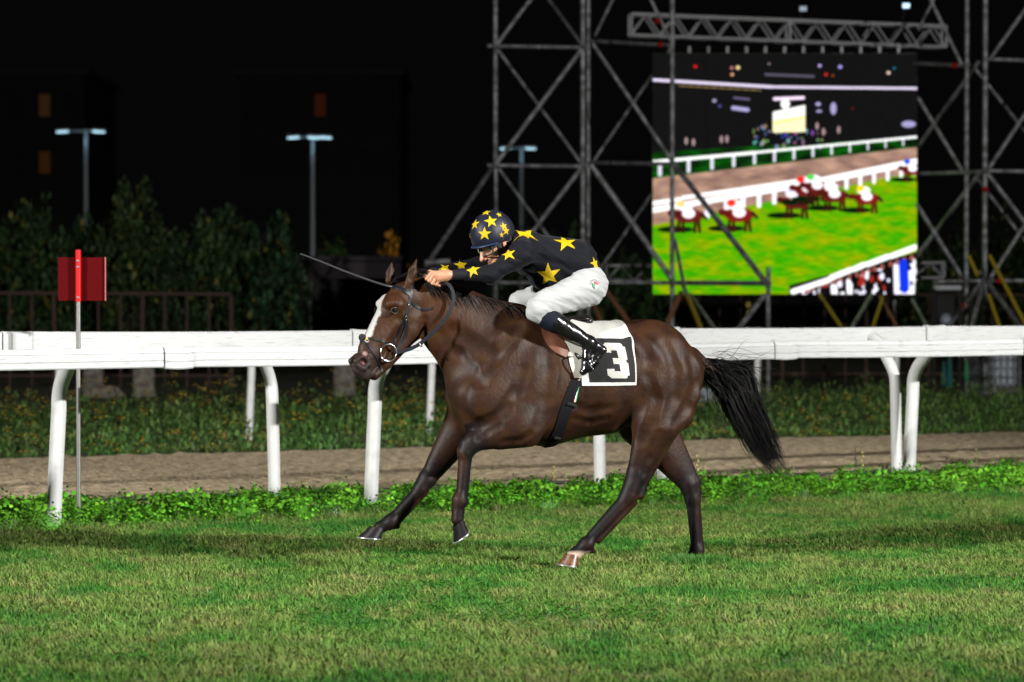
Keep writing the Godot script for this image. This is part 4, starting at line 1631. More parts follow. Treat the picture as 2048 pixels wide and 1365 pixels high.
	for e in [[1075, 468, -0.09], [1020, 525, -0.24]]:
		var at := hp(e[0], e[1], e[2])
		var q := silk.hit(at + Vector3(0.0, 0.25, 0.12), Vector3(0.0, -0.9, -0.43).normalized(), 0.5)
		if q.size():
			var f := Shape.new()
			var nn: Vector3 = q[1]
			var x := nn.cross(Vector3(0.3, 0.2, 1)).normalized()
			var y := nn.cross(x)
			var mid := f.vert(q[0] + nn * 0.003, nn)
			for k in 10:
				var a := TAU * k / 10.0
				var r := (23.0 if k % 2 == 0 else 10.0) * PX
				var c2 := silk.hit(q[0] + (x * cos(a) + y * sin(a)) * r + nn * 0.08, -nn, 0.2)
				f.vert(c2[0] + c2[1] * 0.003 if c2.size() else q[0] + (x * cos(a) + y * sin(a)) * r, nn)
			for k in 10:
				f.tri(mid, mid + 1 + k, mid + 1 + (k + 1) % 10)
			put("star", f.commit(), gold, jacket)
	# cuffs
	for e in [[936, 549, 0.14, 906, 551, 0.117], [886, 543, -0.16, 862, 547, -0.143]]:
		var c := Shape.new()
		var a := hp(e[0], e[1], e[2])
		var b := hp(e[3], e[4], e[5])
		c.tube([a, a.lerp(b, 0.1), a.lerp(b, 0.5), a.lerp(b, 0.95), b], [11.5 * PX, 12.8 * PX, 12.2 * PX, 11.8 * PX, 10.5 * PX], 20)
		put("cuff", c.commit(), std(Color(0.008, 0.008, 0.012), 0.6, 0.0, 0.3), root)

	# ------------------------------------------------ breeches
	var wr := FastNoiseLite.new()
	wr.seed = 4
	wr.frequency = 9.5
	wr.fractal_octaves = 2
	var br := Solid.new()
	br.ripple = wr
	br.ripple_deep = 0.0085
	br.ripple_axes = Basis(Vector3(0.37, 0.72, 0), Vector3(-0.144, 1.86, 0), Vector3(0, 0, 0.7))
	limb(br, 1174, 558, 0, 31, 1184, 570, 0, 30, 1.45, 0.03)
	limb(br, 1180, 566, 0.08, 34, 1176, 578, 0.09, 34, 1.0, 0.03)
	limb(br, 1180, 566, -0.08, 34, 1176, 578, -0.09, 34, 1.0, 0.03)
	limb(br, 1172, 577, 0.12, 37, 1088, 612, 0.245, 28, 1.0, 0.03)
	limb(br, 1088, 612, 0.245, 27, 1076, 620, 0.255, 25, 1.0, 0.02)
	limb(br, 1080, 622, 0.255, 24, 1090, 634, 0.26, 20, 1.0, 0.02)
	limb(br, 1168, 577, -0.12, 37, 1044, 606, -0.22, 26, 1.0, 0.03)
	limb(br, 1044, 608, -0.22, 25, 1060, 622, -0.24, 20, 1.0, 0.02)
	var bs := Shape.new()
	br.mesh_into(bs, 0.0062, plain)
	var nylon := std(Color(0.33, 0.34, 0.345), 0.65, 0.0, 0.3)
	nylon.heightmap_enabled = true
	nylon.heightmap_texture = noise_tex(0.012, [], 512, 3, FastNoiseLite.TYPE_SIMPLEX_SMOOTH, 8)
	nylon.uv1_triplanar = true
	nylon.uv1_scale = Vector3(2.5, 7.0, 3.0)
	nylon.heightmap_scale = 0.1
	var breeches := put("breeches", bs.commit(), nylon, root)
	# round emblem on the hip: green, white and red, with a ring of small dark lettering above it
	var emblem := seen_on(br, 1190, 570)
	if emblem.size():
		var nn: Vector3 = emblem[1]
		var x := Vector3.UP.cross(nn).normalized()
		var y := nn.cross(x)
		var cols := [Color(0.02, 0.22, 0.1), Color(0.75, 0.75, 0.75), Color(0.5, 0.03, 0.05)]
		for k in 3:
			var s := Shape.new()
			var mid := s.vert(emblem[0] + nn * 0.004, nn)
			for j in 10:
				var a := PI * 0.75 + k * TAU / 3.0 * 0.75 + TAU / 3.0 * 1.0 * j / 9.0 + 0.3
				s.vert(emblem[0] + nn * 0.0035 + (x * cos(a) + y * sin(a) * 1.15) * 0.019, nn)
			for j in 9:
				s.tri(mid, mid + 1 + j, mid + 2 + j)
			put("emblem", s.commit(), std(cols[k], 0.6), breeches)
		for j in 11:
			var a := PI * 0.93 - j * 0.27
			var s := Shape.new()
			s.box(Transform3D(Basis(x, y, nn).rotated(nn, a - PI * 0.5), emblem[0] + nn * 0.004 + (x * cos(a) + y * sin(a) * 1.1) * 0.028), Vector3(0.0025 if j % 3 else 0.004, 0.0055, 0.001))
			put("emblem_letter", s.commit(), std(Color(0.03, 0.03, 0.035), 0.6), breeches)

	# ------------------------------------------------ boots
	for side in [1.0, -1.0]:
		var near_side: bool = side > 0.0
		var k0 := hp(1084, 628, 0.258) if near_side else hp(1056, 620, -0.24)
		var k1 := hp(1102, 641, 0.268) if near_side else hp(1076, 634, -0.25)
		var ankle := hp(1178, 686, 0.268) if near_side else hp(1150, 684, -0.28)
		var sock := Shape.new()
		sock.tube([k0, k0.lerp(k1, 0.3), k1, k1.lerp(ankle, 0.12)], [20 * PX, 23.5 * PX, 22.5 * PX, 20.5 * PX], 24)
		put("sock", sock.commit(), std(Color(0.007, 0.009, 0.016), 0.8, 0.0, 0.25), root)
		var boot := Solid.new()
		boot.ripple = wr
		boot.ripple_deep = 0.003
		boot.ripple_axes = Basis(Vector3(1.9, 1.2, 0), Vector3(-0.6, 0.8, 0), Vector3(0, 0, 1)).transposed()
		boot.bone(k1.lerp(ankle, 0.06), ankle, 21.5 * PX, 12.5 * PX, 1.0, 0.02)
		var d := Vector3.ZERO if near_side else hp(1150, 684, -0.28) - hp(1178, 686, 0.268)
		boot.bone(ankle, hp(1204, 701, 0.268) + d, 12.5 * PX, 9 * PX, 0.95, 0.02)
		boot.bone(ankle, hp(1172, 734, 0.285) + d, 13 * PX, 9.5 * PX, 0.95, 0.02)
		boot.bone(hp(1204, 701, 0.268) + d, hp(1178, 736, 0.285) + d, 9 * PX, 9 * PX, 1.0, 0.015)
		boot.bone(hp(1178, 732, 0.285) + d, hp(1166, 744, 0.29) + d, 10 * PX, 7 * PX, 1.1, 0.015)
		var b2 := Shape.new()
		boot.mesh_into(b2, 0.006, plain)
		var patent := std(Color(0.005, 0.005, 0.0055), 0.24)
		patent.clearcoat_enabled = true
		patent.clearcoat = 0.25
		patent.clearcoat_roughness = 0.15
		put("boot", b2.commit(), patent, root)
		var iron := Shape.new()
		var c := hp(1186, 734, 0.285) + d
		var sole_dir := (hp(1166, 752, 0.285) - hp(1210, 706, 0.285)).normalized()
		var down := Vector3(-sole_dir.y, sole_dir.x, 0).normalized()
		if down.y > 0.0:
			down = -down
		iron.box(Transform3D(Basis(sole_dir, -down, Vector3(0, 0, 1)), c + down * 0.004), Vector3(0.075, 0.008, 0.1), 0.003)
		var pts := []
		for k in 15:
			var a := PI * k / 14.0
			pts.append(c - down * 0.13 * sin(a) + Vector3(0, 0, 0.058 * cos(a)) + sole_dir * 0.02)
		iron.tube(pts, [0.005], 8)
		put("stirrup", iron.commit(), std(Color(0.05, 0.055, 0.06), 0.25, 0.9), root)

	# ------------------------------------------------ helmet with a starred silk cover, goggles, harness
	var shell := Solid.new()
	shell.frames.append(face_axes.affine_inverse())
	shell.bone(Vector3(-0.028, 0.052, 0), Vector3(0.016, 0.058, 0), 0.114, 0.116, 0.9, 0.03, 1)
	shell.bone(Vector3(-0.02, 0.1, 0), Vector3(0.0, 0.1, 0), 0.085, 0.08, 0.9, 0.04, 1)
	var cut_n := Vector3(0.22, -1.0, 0).normalized()
	shell.bone(Vector3(0.0, 0.006, 0) + cut_n * 1.2, Vector3(0.001, 0.006, 0) + cut_n * 1.2, 1.2, 1.2, 1.0, 0.008, 1, true)
	var hs := Shape.new()
	shell.mesh_into(hs, 0.0055, plain)
	var cover := std(Color(0.007, 0.009, 0.019), 0.5, 0.0, 0.35)
	cover.rim_enabled = true
	cover.rim = 0.1
	var helmet := put("helmet", hs.commit(), cover, root)
	for e in [[950, 449, 12, 0.2], [982, 443, 14, 0.15], [969, 468, 13.5, 0.0], [972, 426, 10, 0.3], [1007, 453, 9, 0.2], [1012, 462, 9, 0.0], [998, 430, 7, 0.1], [1003, 470, 6, 0.1], [940, 472, 8, 0.4]]:
		var s := star_on(shell, e[0], e[1], e[2] * PX, e[3])
		if s:
			put("star", s.commit(), gold, helmet)
	var brim := Shape.new()
	var bp := []
	for k in 21:
		var a := lerpf(-1.25, 1.25, k / 20.0)
		bp.append(face_axes * Vector3(0.006 + 0.134 * cos(a), 0.012 + 0.03 * cos(a), 0.112 * sin(a)))
	brim.tube(bp, [0.003, 0.008, 0.0095], 8, 0.5, true, face_axes.basis.y)
	put("peak", brim.commit(), std(Color(0.015, 0.03, 0.075), 0.35), helmet)
	var strap_m := std(Color(0.010, 0.012, 0.016), 0.7)
	for side in [1.0, -1.0]:
		for path in [[Vector3(0.03, 0.03, 0.085), Vector3(0.035, -0.02, 0.079), Vector3(0.045, -0.07, 0.06), Vector3(0.065, -0.112, 0.03)], [Vector3(-0.045, 0.02, 0.09), Vector3(-0.03, -0.035, 0.083), Vector3(0.0, -0.06, 0.075), Vector3(0.045, -0.075, 0.06)]]:
			var p := []
			var q := []
			for k in 13:
				var w := spline(path, k / 12.0)
				p.append(face_axes * (w * Vector3(1, 1, side)))
				q.append(face_axes.basis * Vector3(0.25, 0, side).normalized())
			var s := Shape.new()
			s.strap(p, q, [0.012], 0.003)
			put("harness_strap", s.commit(), strap_m, helmet)
	var gg := Node3D.new()
	gg.name = "goggles"
	root.add_child(gg)
	var lens := std(Color(0.9, 0.85, 0.7), 0.03)
	lens.transparency = BaseMaterial3D.TRANSPARENCY_ALPHA
	lens.albedo_color.a = 0.05
	for side in [1.0, -1.0]:
		var ls := Shape.new()
		var rim := []
		var cen := Vector3(0.108, 0.0, 0.034 * side)
		var rings := 5
		for k in rings + 1:
			for j in 24:
				var a := TAU * j / 24.0
				var f := float(k) / rings
				var sq := 1.0 / pow(pow(absf(cos(a)), 3.0) + pow(absf(sin(a)), 3.0), 1.0 / 3.0)
				var zz := cos(a) * 0.039 * sq * f
				var yy := sin(a) * 0.029 * sq * f
				var z: float = cen.z + zz
				var p := Vector3(cen.x + 0.012 - 6.2 * z * z - 0.006 * f * f, cen.y + yy, z)
				if k == rings:
					rim.append(face_axes * p)
				ls.vert(face_axes * p, face_axes.basis * Vector3(1.0, yy * 12.0, z * 12.0).normalized())
		for k in rings:
			for j in 24:
				var a := k * 24 + j
				var b := k * 24 + (j + 1) % 24
				ls.quad(a, b, b + 24, a + 24)
		put("lens", ls.commit(), lens, gg)
		rim.append(rim[0])
		var fr := Shape.new()
		fr.tube(rim, [0.0042], 8, 1.0, false)
		put("goggle_frame", fr.commit(), strap_m, gg)
		var sp := []
		var sq2 := []
		for k in 9:
			var w := spline([Vector3(0.085, 0.008, 0.068), Vector3(0.05, 0.012, 0.083), Vector3(0.0, 0.03, 0.098)], k / 8.0)
			sp.append(face_axes * (w * Vector3(1, 1, side)))
			sq2.append(face_axes.basis * Vector3(0.4, 0, side).normalized())
		var st := Shape.new()
		st.strap(sp, sq2, [0.011], 0.003)
		put("goggle_strap", st.commit(), strap_m, gg)
		var ey := Shape.new()
		ey.ball(face_axes * Vector3(0.084, 0.011, 0.033 * side), Vector3.ONE * 0.0125, 8, 12)
		put("eye", ey.commit(), std(Color(0.55, 0.52, 0.5), 0.15), root)
		var ir := Shape.new()
		ir.ball(face_axes * Vector3(0.0925, 0.009, 0.033 * side), Vector3.ONE * 0.0062, 6, 10)
		put("iris", ir.commit(), std(Color(0.02, 0.012, 0.008), 0.1), root)

	# ------------------------------------------------ whip in the far hand
	var wp := []
	var guide := [hp(868, 556, -0.11), hp(828, 566, -0.135), hp(800, 573, -0.2), hp(770, 571, -0.26), hp(700, 547, -0.3), hp(640, 523, -0.33), hp(600, 508, -0.35)]
	var radii := []
	for k in 40:
		wp.append(spline(guide, k / 39.0))
		radii.append(0.009 if k < 9 else lerpf(0.0085, 0.005, (k - 9) / 30.0))
	var ws := Shape.new()
	ws.tube(wp, radii, 10)
	var whip := put("race_whip", ws.commit(), std(Color(0.03, 0.03, 0.033), 0.4))
	whip.transform = steed
	tag(whip, "thin grey jockey's whip pointing forward past the horse's ears", "whip")
	print("jockey ", Time.get_ticks_msec() - t0, " ms")


# ================================================================ what stands behind the dirt track
func scatter(called: String, mesh: Mesh, material: Material, places: Array, tints: Array, parent: Node = null) -> MultiMeshInstance3D:
	var mm := MultiMesh.new()
	mm.transform_format = MultiMesh.TRANSFORM_3D
	mm.use_colors = true
	mm.mesh = mesh
	mm.instance_count = places.size()
	for k in places.size():
		mm.set_instance_transform(k, places[k])
		mm.set_instance_color(k, tints[k])
	var o := MultiMeshInstance3D.new()
	o.multimesh = mm
	o.material_override = material
	if parent == null:
		o.name = numbered(called)
		add_child(o)
	else:
		o.name = called
		parent.add_child(o, true)
	return o


func leaf_mesh(long: float, wide: float, fold := 0.25) -> ArrayMesh:        # stalk at the origin, blade along y
	var s := Shape.new()
	var pts := [Vector3(0, 0, 0), Vector3(-wide * 0.5, long * 0.4, fold * wide), Vector3(-wide * 0.38, long * 0.75, fold * wide * 0.7), Vector3(0, long, -long * 0.08), Vector3(wide * 0.38, long * 0.75, fold * wide * 0.7), Vector3(wide * 0.5, long * 0.4, fold * wide)]
	var mid := [Vector3(0, 0, 0), Vector3(0, long * 0.4, 0), Vector3(0, long * 0.75, 0), Vector3(0, long, -long * 0.08)]
	for side in [-1.0, 1.0]:
		var q := [pts[0], pts[1] if side < 0 else pts[5], pts[2] if side < 0 else pts[4], pts[3]]
		var nn := Vector3(side * -fold, 0, 1.0).normalized()
		s.face([mid[0], mid[1], q[1]], nn)
		s.face([mid[1], mid[2], q[2], q[1]], nn)
		s.face([mid[2], mid[3], q[2]], nn)
	return s.commit()


func bar(t: Node3D, called: String, p: Vector3, q: Vector3, r: float, m: Material) -> MeshInstance3D:
	var s := Shape.new()
	s.tube([p - t.position, p.lerp(q, 0.5) - t.position, q - t.position], [r], 10)
	return put(called, s.commit(), m, t)


func backdrop() -> void:
	shrubs()
	verge()
	railings()
	scaffold()
	video_screen()
	street_lamps()
	buildings()
	clutter()
	red_marker()


# ---------------------------------------------------------------- hedge
func shrub(u: float, v_top: float, half_px: float, dist: float, count: int, label: String, hue: Color, seed_no: int, called := "tall_shrub") -> void:
	var r := RandomNumberGenerator.new()
	r.seed = seed_no
	var top := away(u, v_top, dist)
	var foot := Vector3(top.x, 0, top.z)
	var hgt := top.y
	var half := half_px * dist / FOCAL
	var t := thing(called, label, "shrub", Transform3D(Basis(), foot), "shrubs behind the iron railings")
	var bark := std(Color(0.05, 0.04, 0.03), 0.9)
	var tr := Shape.new()
	tr.tube([Vector3.ZERO, Vector3(0.03, hgt * 0.3, 0), Vector3(-0.02, hgt * 0.6, 0.02), Vector3(0, hgt * 0.85, 0)], [0.07, 0.055, 0.035, 0.012], 8)
	for k in 7:
		var y := hgt * r.randf_range(0.15, 0.65)
		var a := r.randf() * TAU
		tr.tube([Vector3(0, y, 0), Vector3(cos(a) * half * 0.4, y + 0.25, sin(a) * half * 0.4), Vector3(cos(a) * half * 0.7, y + 0.8, sin(a) * half * 0.7)], [0.03, 0.02, 0.008], 6)
	put("trunk", tr.commit(), bark, t)
	var places := []
	var tints := []
	# shoots: upright sprays that fill an uneven column
	count = int(count * 1.5)
	var shoots := 56
	var dirs := []
	for k in shoots:
		var a := r.randf() * TAU
		var rr := sqrt(r.randf()) * half
		var y0 := r.randf_range(0.02, 0.6) * hgt
		var lenk := r.randf_range(0.25, 0.5) * hgt
		var y1 := minf(y0 + lenk, hgt * r.randf_range(0.78, 1.0) * (1.0 - 0.28 * pow(rr / half, 2.0)))
		dirs.append([Vector3(cos(a) * rr, y0, sin(a) * rr), Vector3(cos(a) * rr * 0.9 + r.randf_range(-0.1, 0.1), y1, sin(a) * rr * 0.9), r.randf_range(0.7, 1.3)])
	for k in count:
		var d: Array = dirs[r.randi() % shoots]
		var f := r.randf()
		var p: Vector3 = d[0].lerp(d[1], f)
		var w := 0.16 * (1.15 - f)
		p += Vector3(r.randfn(0, w), r.randfn(0, 0.05), r.randfn(0, w))
		if p.y < 0.05:
			continue
		var b := Basis(Vector3.UP, r.randf() * TAU) * Basis(Vector3.RIGHT, r.randf_range(0.1, 1.3))
		places.append(Transform3D(b.scaled(Vector3.ONE * r.randf_range(0.7, 1.5)), p))
		var c: Color = hue * float(d[2]) * r.randf_range(0.6, 1.4)
		if r.randf() < 0.06:
			c = Color(0.22, 0.2, 0.04)
		tints.append(c)
	var lm := painted(0.5, 0.4)
	lm.backlight_enabled = true
	lm.backlight = Color(0.25, 0.3, 0.1)
	var crown := scatter("crown", leaf_mesh(0.13, 0.07), lm, places, tints, t)
	crown.set_meta("kind", "stuff")


func shrubs() -> void:
	var g := Color(0.04, 0.085, 0.028)
	shrub(-60, 395, 75, 57.0, 1500, "dark green shrub, outermost of the hedge away from the lamp post", g, 101)
	shrub(62, 348, 82, 57.0, 2000, "bushy dark shrub in the hedge under the lit apartment windows", g, 102)
	shrub(168, 385, 62, 58.0, 1600, "dark shrub in the hedge right in front of a lamp post", Color(0.036, 0.08, 0.03), 103)
	shrub(264, 318, 78, 57.0, 2200, "tallest shrub of the hedge, with loose pointed shoots", Color(0.052, 0.086, 0.027), 104)
	shrub(345, 435, 62, 56.5, 1500, "lower dark shrub filling the dip of the hedge", Color(0.037, 0.07, 0.026), 105)
	shrub(432, 360, 74, 57.0, 2100, "pointed dark shrub beyond the end of the iron railing", Color(0.044, 0.086, 0.029), 106)
	shrub(535, 392, 68, 57.5, 1900, "broad dark shrub at the end of the hedge beside the shed", Color(0.035, 0.086, 0.036), 107)
	shrub(1085, 400, 110, 66.0, 1400, "dim shrub standing behind the scaffold's bays", g, 108)
	shrub(1250, 470, 110, 66.0, 1200, "dim shrub low behind the scaffold truss", g, 109)
	shrub(1900, 420, 100, 66.0, 1400, "dim shrub behind the scaffold leg beside the video screen", g, 110)
	shrub(2030, 380, 90, 66.0, 1400, "dim shrub behind the yellow scaffold braces", g, 111)
	# a low green bush and an amber one lit by a lamp beside the shed
	shrub(672, 440, 46, 72.0, 900, "low rounded green bush above the shed", Color(0.03, 0.1, 0.02), 112, "low_bush")
	shrub(782, 436, 26, 74.0, 500, "small bush with amber leaves beside a garden lamp", Color(0.4, 0.26, 0.02), 113, "amber_bush")
	var lp := away(776, 470, 72.6)
	var t := thing("garden_lamp", "small amber globe lamp on a short post under the amber bush", "lamp", Transform3D(Basis(), Vector3(lp.x, 0, lp.z)))
	var post := Shape.new()
	post.tube([Vector3.ZERO, Vector3(0, lp.y - 0.1, 0)], [0.025], 8)
	put("post", post.commit(), mat.black, t)
	var globe := Shape.new()
	globe.ball(Vector3(0, lp.y, 0), Vector3.ONE * 0.09, 8, 12)
	var gm := std(Color(0.5, 0.3, 0.05), 0.4)
	gm.emission_enabled = true
	gm.emission = Color(1.0, 0.6, 0.1)
	gm.emission_energy_multiplier = 0.06
	put("lamp_globe", globe.commit(), gm, t)
	var l := OmniLight3D.new()
	l.name = "globe_light"
	l.light_color = Color(1.0, 0.72, 0.2)
	l.light_energy = 0.35
	l.omni_range = 30.0
	l.light_size = 0.08
	l.shadow_enabled = true
	t.add_child(l)
	l.position = Vector3(0, lp.y, 0)


# ---------------------------------------------------------------- weeds between the dirt track and the railings
func verge() -> void:
	var r := RandomNumberGenerator.new()
	r.seed = 55
	var patch := FastNoiseLite.new()
	patch.seed = 8
	patch.frequency = 0.5
	var f1 := ground(0, 921)
	var dir := (ground(2048, 867) - f1).normalized()
	var out := Vector3(dir.z, 0, -dir.x)
	if out.z > 0.0:
		out = -out
	var leaves := []
	var tints := []
	var heads := []
	var head_tints := []
	var n := 40000
	for k in n:
		var s := r.randf_range(-3.0, 17.0)
		var w := pow(r.randf(), 1.25) * 9.5
		var q := patch.get_noise_2d(s * 1.4, w * 2.0)
		var p := f1 + dir * s + out * (w - 0.05)
		var tall := (0.1 + 0.34 * pow(clampf(0.5 + q * 1.2, 0.0, 1.2), 1.5)) * clampf(0.12 + w * 0.45, 0.12, 1.0)
		p.y = r.randf() * tall
		var b := Basis(Vector3.UP, r.randf() * TAU) * Basis(Vector3.RIGHT, r.randf_range(0.2, 1.5))
		leaves.append(Transform3D(b.scaled(Vector3.ONE * r.randf_range(0.6, 1.5)), p))
		var c := Color(0.03, 0.105, 0.015).lerp(Color(0.07, 0.11, 0.025), clampf(0.5 + q * 0.9, 0.0, 1.0)) * r.randf_range(0.45, 1.5)
		tints.append(c)
		if r.randf() < 0.04 and q > -0.2 and s < 11.0:
			p.y = tall * r.randf_range(0.95, 1.5)
			var nb := 3 + r.randi() % 5
			for j in nb:
				heads.append(Transform3D(Basis(Vector3.UP, r.randf() * TAU).scaled(Vector3.ONE * r.randf_range(0.5, 1.1)), p + Vector3(r.randfn(0, 0.04), r.randfn(0, 0.02), r.randfn(0, 0.04))))
				head_tints.append(Color(0.7, 0.45, 0.03) * r.randf_range(0.4, 1.1) if r.randf() < 0.65 else Color(0.32, 0.3, 0.1))
	var lm := painted(0.6, 0.4)
	lm.backlight_enabled = true
	lm.backlight = Color(0.2, 0.25, 0.08)
	tag(scatter("verge_weeds", leaf_mesh(0.058, 0.028), lm, leaves, tints), "rough green weeds growing between the dirt track and the railings", "weeds", "", "stuff")
	var fl := Shape.new()
	for k in 6:
		var a := TAU * k / 6.0
		fl.face([Vector3(0, 0, 0), Vector3(cos(a) * 0.022, 0.012, sin(a) * 0.022), Vector3(cos(a + 0.8) * 0.022, 0.012, sin(a + 0.8) * 0.022)], Vector3(cos(a) * -0.3, 1, sin(a) * -0.3).normalized())
	fl.ball(Vector3(0, 0.004, 0), Vector3(0.009, 0.006, 0.009), 4, 6)
	tag(scatter("weed_flowers", fl.commit(), painted(0.6), heads, head_tints), "small yellow flower heads scattered over the weeds", "flowers", "", "stuff")


# ---------------------------------------------------------------- rusty railings
func railing(label: String, u0: float, u1: float, dist: float, top_v: float, low_v: float, gap_px: float) -> void:
	var a := away(u0, top_v, dist)
	var b := away(u1, top_v + 3.0, dist)
	var t := thing("iron_railing", label, "railing", Transform3D(Basis(), Vector3(a.x, 0, a.z)), "rusty iron railings")
	bar(t, "top_rail", a, b, 0.035, mat.rust)
	var low := away(u0, low_v, dist)
	bar(t, "bottom_rail", Vector3(a.x, low.y, a.z), Vector3(b.x, low.y, b.z), 0.03, mat.rust)
	var n := int((u1 - u0) / gap_px)
	for k in n + 1:
		var p := a.lerp(b, float(k) / n)
		bar(t, "railing_bar", Vector3(p.x, 0.0, p.z), p + Vector3(0.0, -0.03, 0), 0.026 if k % 4 else 0.042, mat.rust)


func railings() -> void:
	railing("rusty brown iron railing in front of the hedge", -70, 462, 50.0, 586, 752, 43.0)
	railing("rusty brown iron railing behind the scaffold and under the video screen", 1398, 2110, 52.5, 588, 748, 41.0)


# ---------------------------------------------------------------- scaffold towers, trusses
func coupler(t: Node3D, p: Vector3, m: Material) -> void:
	var s := Shape.new()
	s.box(Transform3D(Basis(Vector3(0.3, 1, 0.2).normalized(), 0.6), p - t.position), Vector3(0.075, 0.08, 0.09), 0.015)
	put("coupler", s.commit(), m, t)


func scaffold_tower(label: String, foot_u: float, parts: Array, reds: Array, joints: Array) -> void:
	var f := ground(foot_u, 788)
	var t := thing("scaffold_tower", label, "scaffold", Transform3D(Basis(), Vector3(f.x, 0, f.z)), "scaffold towers that carry the screen")
	for e in parts:                                    # name, u0, v0, dist0, u1, v1, dist1, radius, material
		var p: Vector3 = away(e[1], e[2], e[3])
		var q: Vector3 = away(e[4], e[5], e[6])
		if e[0] == "standard":
			q = Vector3(p.x, 0.0, p.z)
			var base := Shape.new()
			base.box(Transform3D(Basis(), Vector3(q.x, 0.012, q.z) - t.position), Vector3(0.2, 0.024, 0.2), 0.004)
			put("base_plate", base.commit(), mat.steel, t)
		bar(t, e[0], p, q, e[7], e[8])
	for e in reds:
		coupler(t, away(e[0], e[1], e[2]), mat.red)
	for e in joints:
		coupler(t, away(e[0], e[1], e[2]), mat.steel)


func truss(label: String, a: Vector3, b: Vector3, h: float, deep: float, cells: int) -> void:
	var t := thing("lighting_truss", label, "truss", Transform3D(Basis(), a), "aluminium trusses of the screen")
	var side := (b - a).cross(Vector3.UP).normalized() * deep
	for o2 in [Vector3.ZERO, side]:
		var off: Vector3 = o2
		for up in [0.0, h]:
			bar(t, "chord", a + off + Vector3(0, up, 0), b + off + Vector3(0, up, 0), 0.028, mat.alu)
		for k in cells:
			var p := a.lerp(b, float(k) / cells) + off
			var q := a.lerp(b, (k + 0.5) / cells) + off
			var e := a.lerp(b, (k + 1.0) / cells) + off
			bar(t, "lattice_bar", p, q + Vector3(0, h, 0), 0.014, mat.alu)
			bar(t, "lattice_bar", q + Vector3(0, h, 0), e, 0.014, mat.alu)
		for f in [0.0, 0.5, 1.0]:
			var p := a.lerp(b, f) + off
			bar(t, "end_bar", p, p + Vector3(0, h, 0), 0.022, mat.alu)
	for k in cells + 1:
		var p := a.lerp(b, float(k) / cells)
		bar(t, "cross_bar", p, p + side, 0.012, mat.alu)


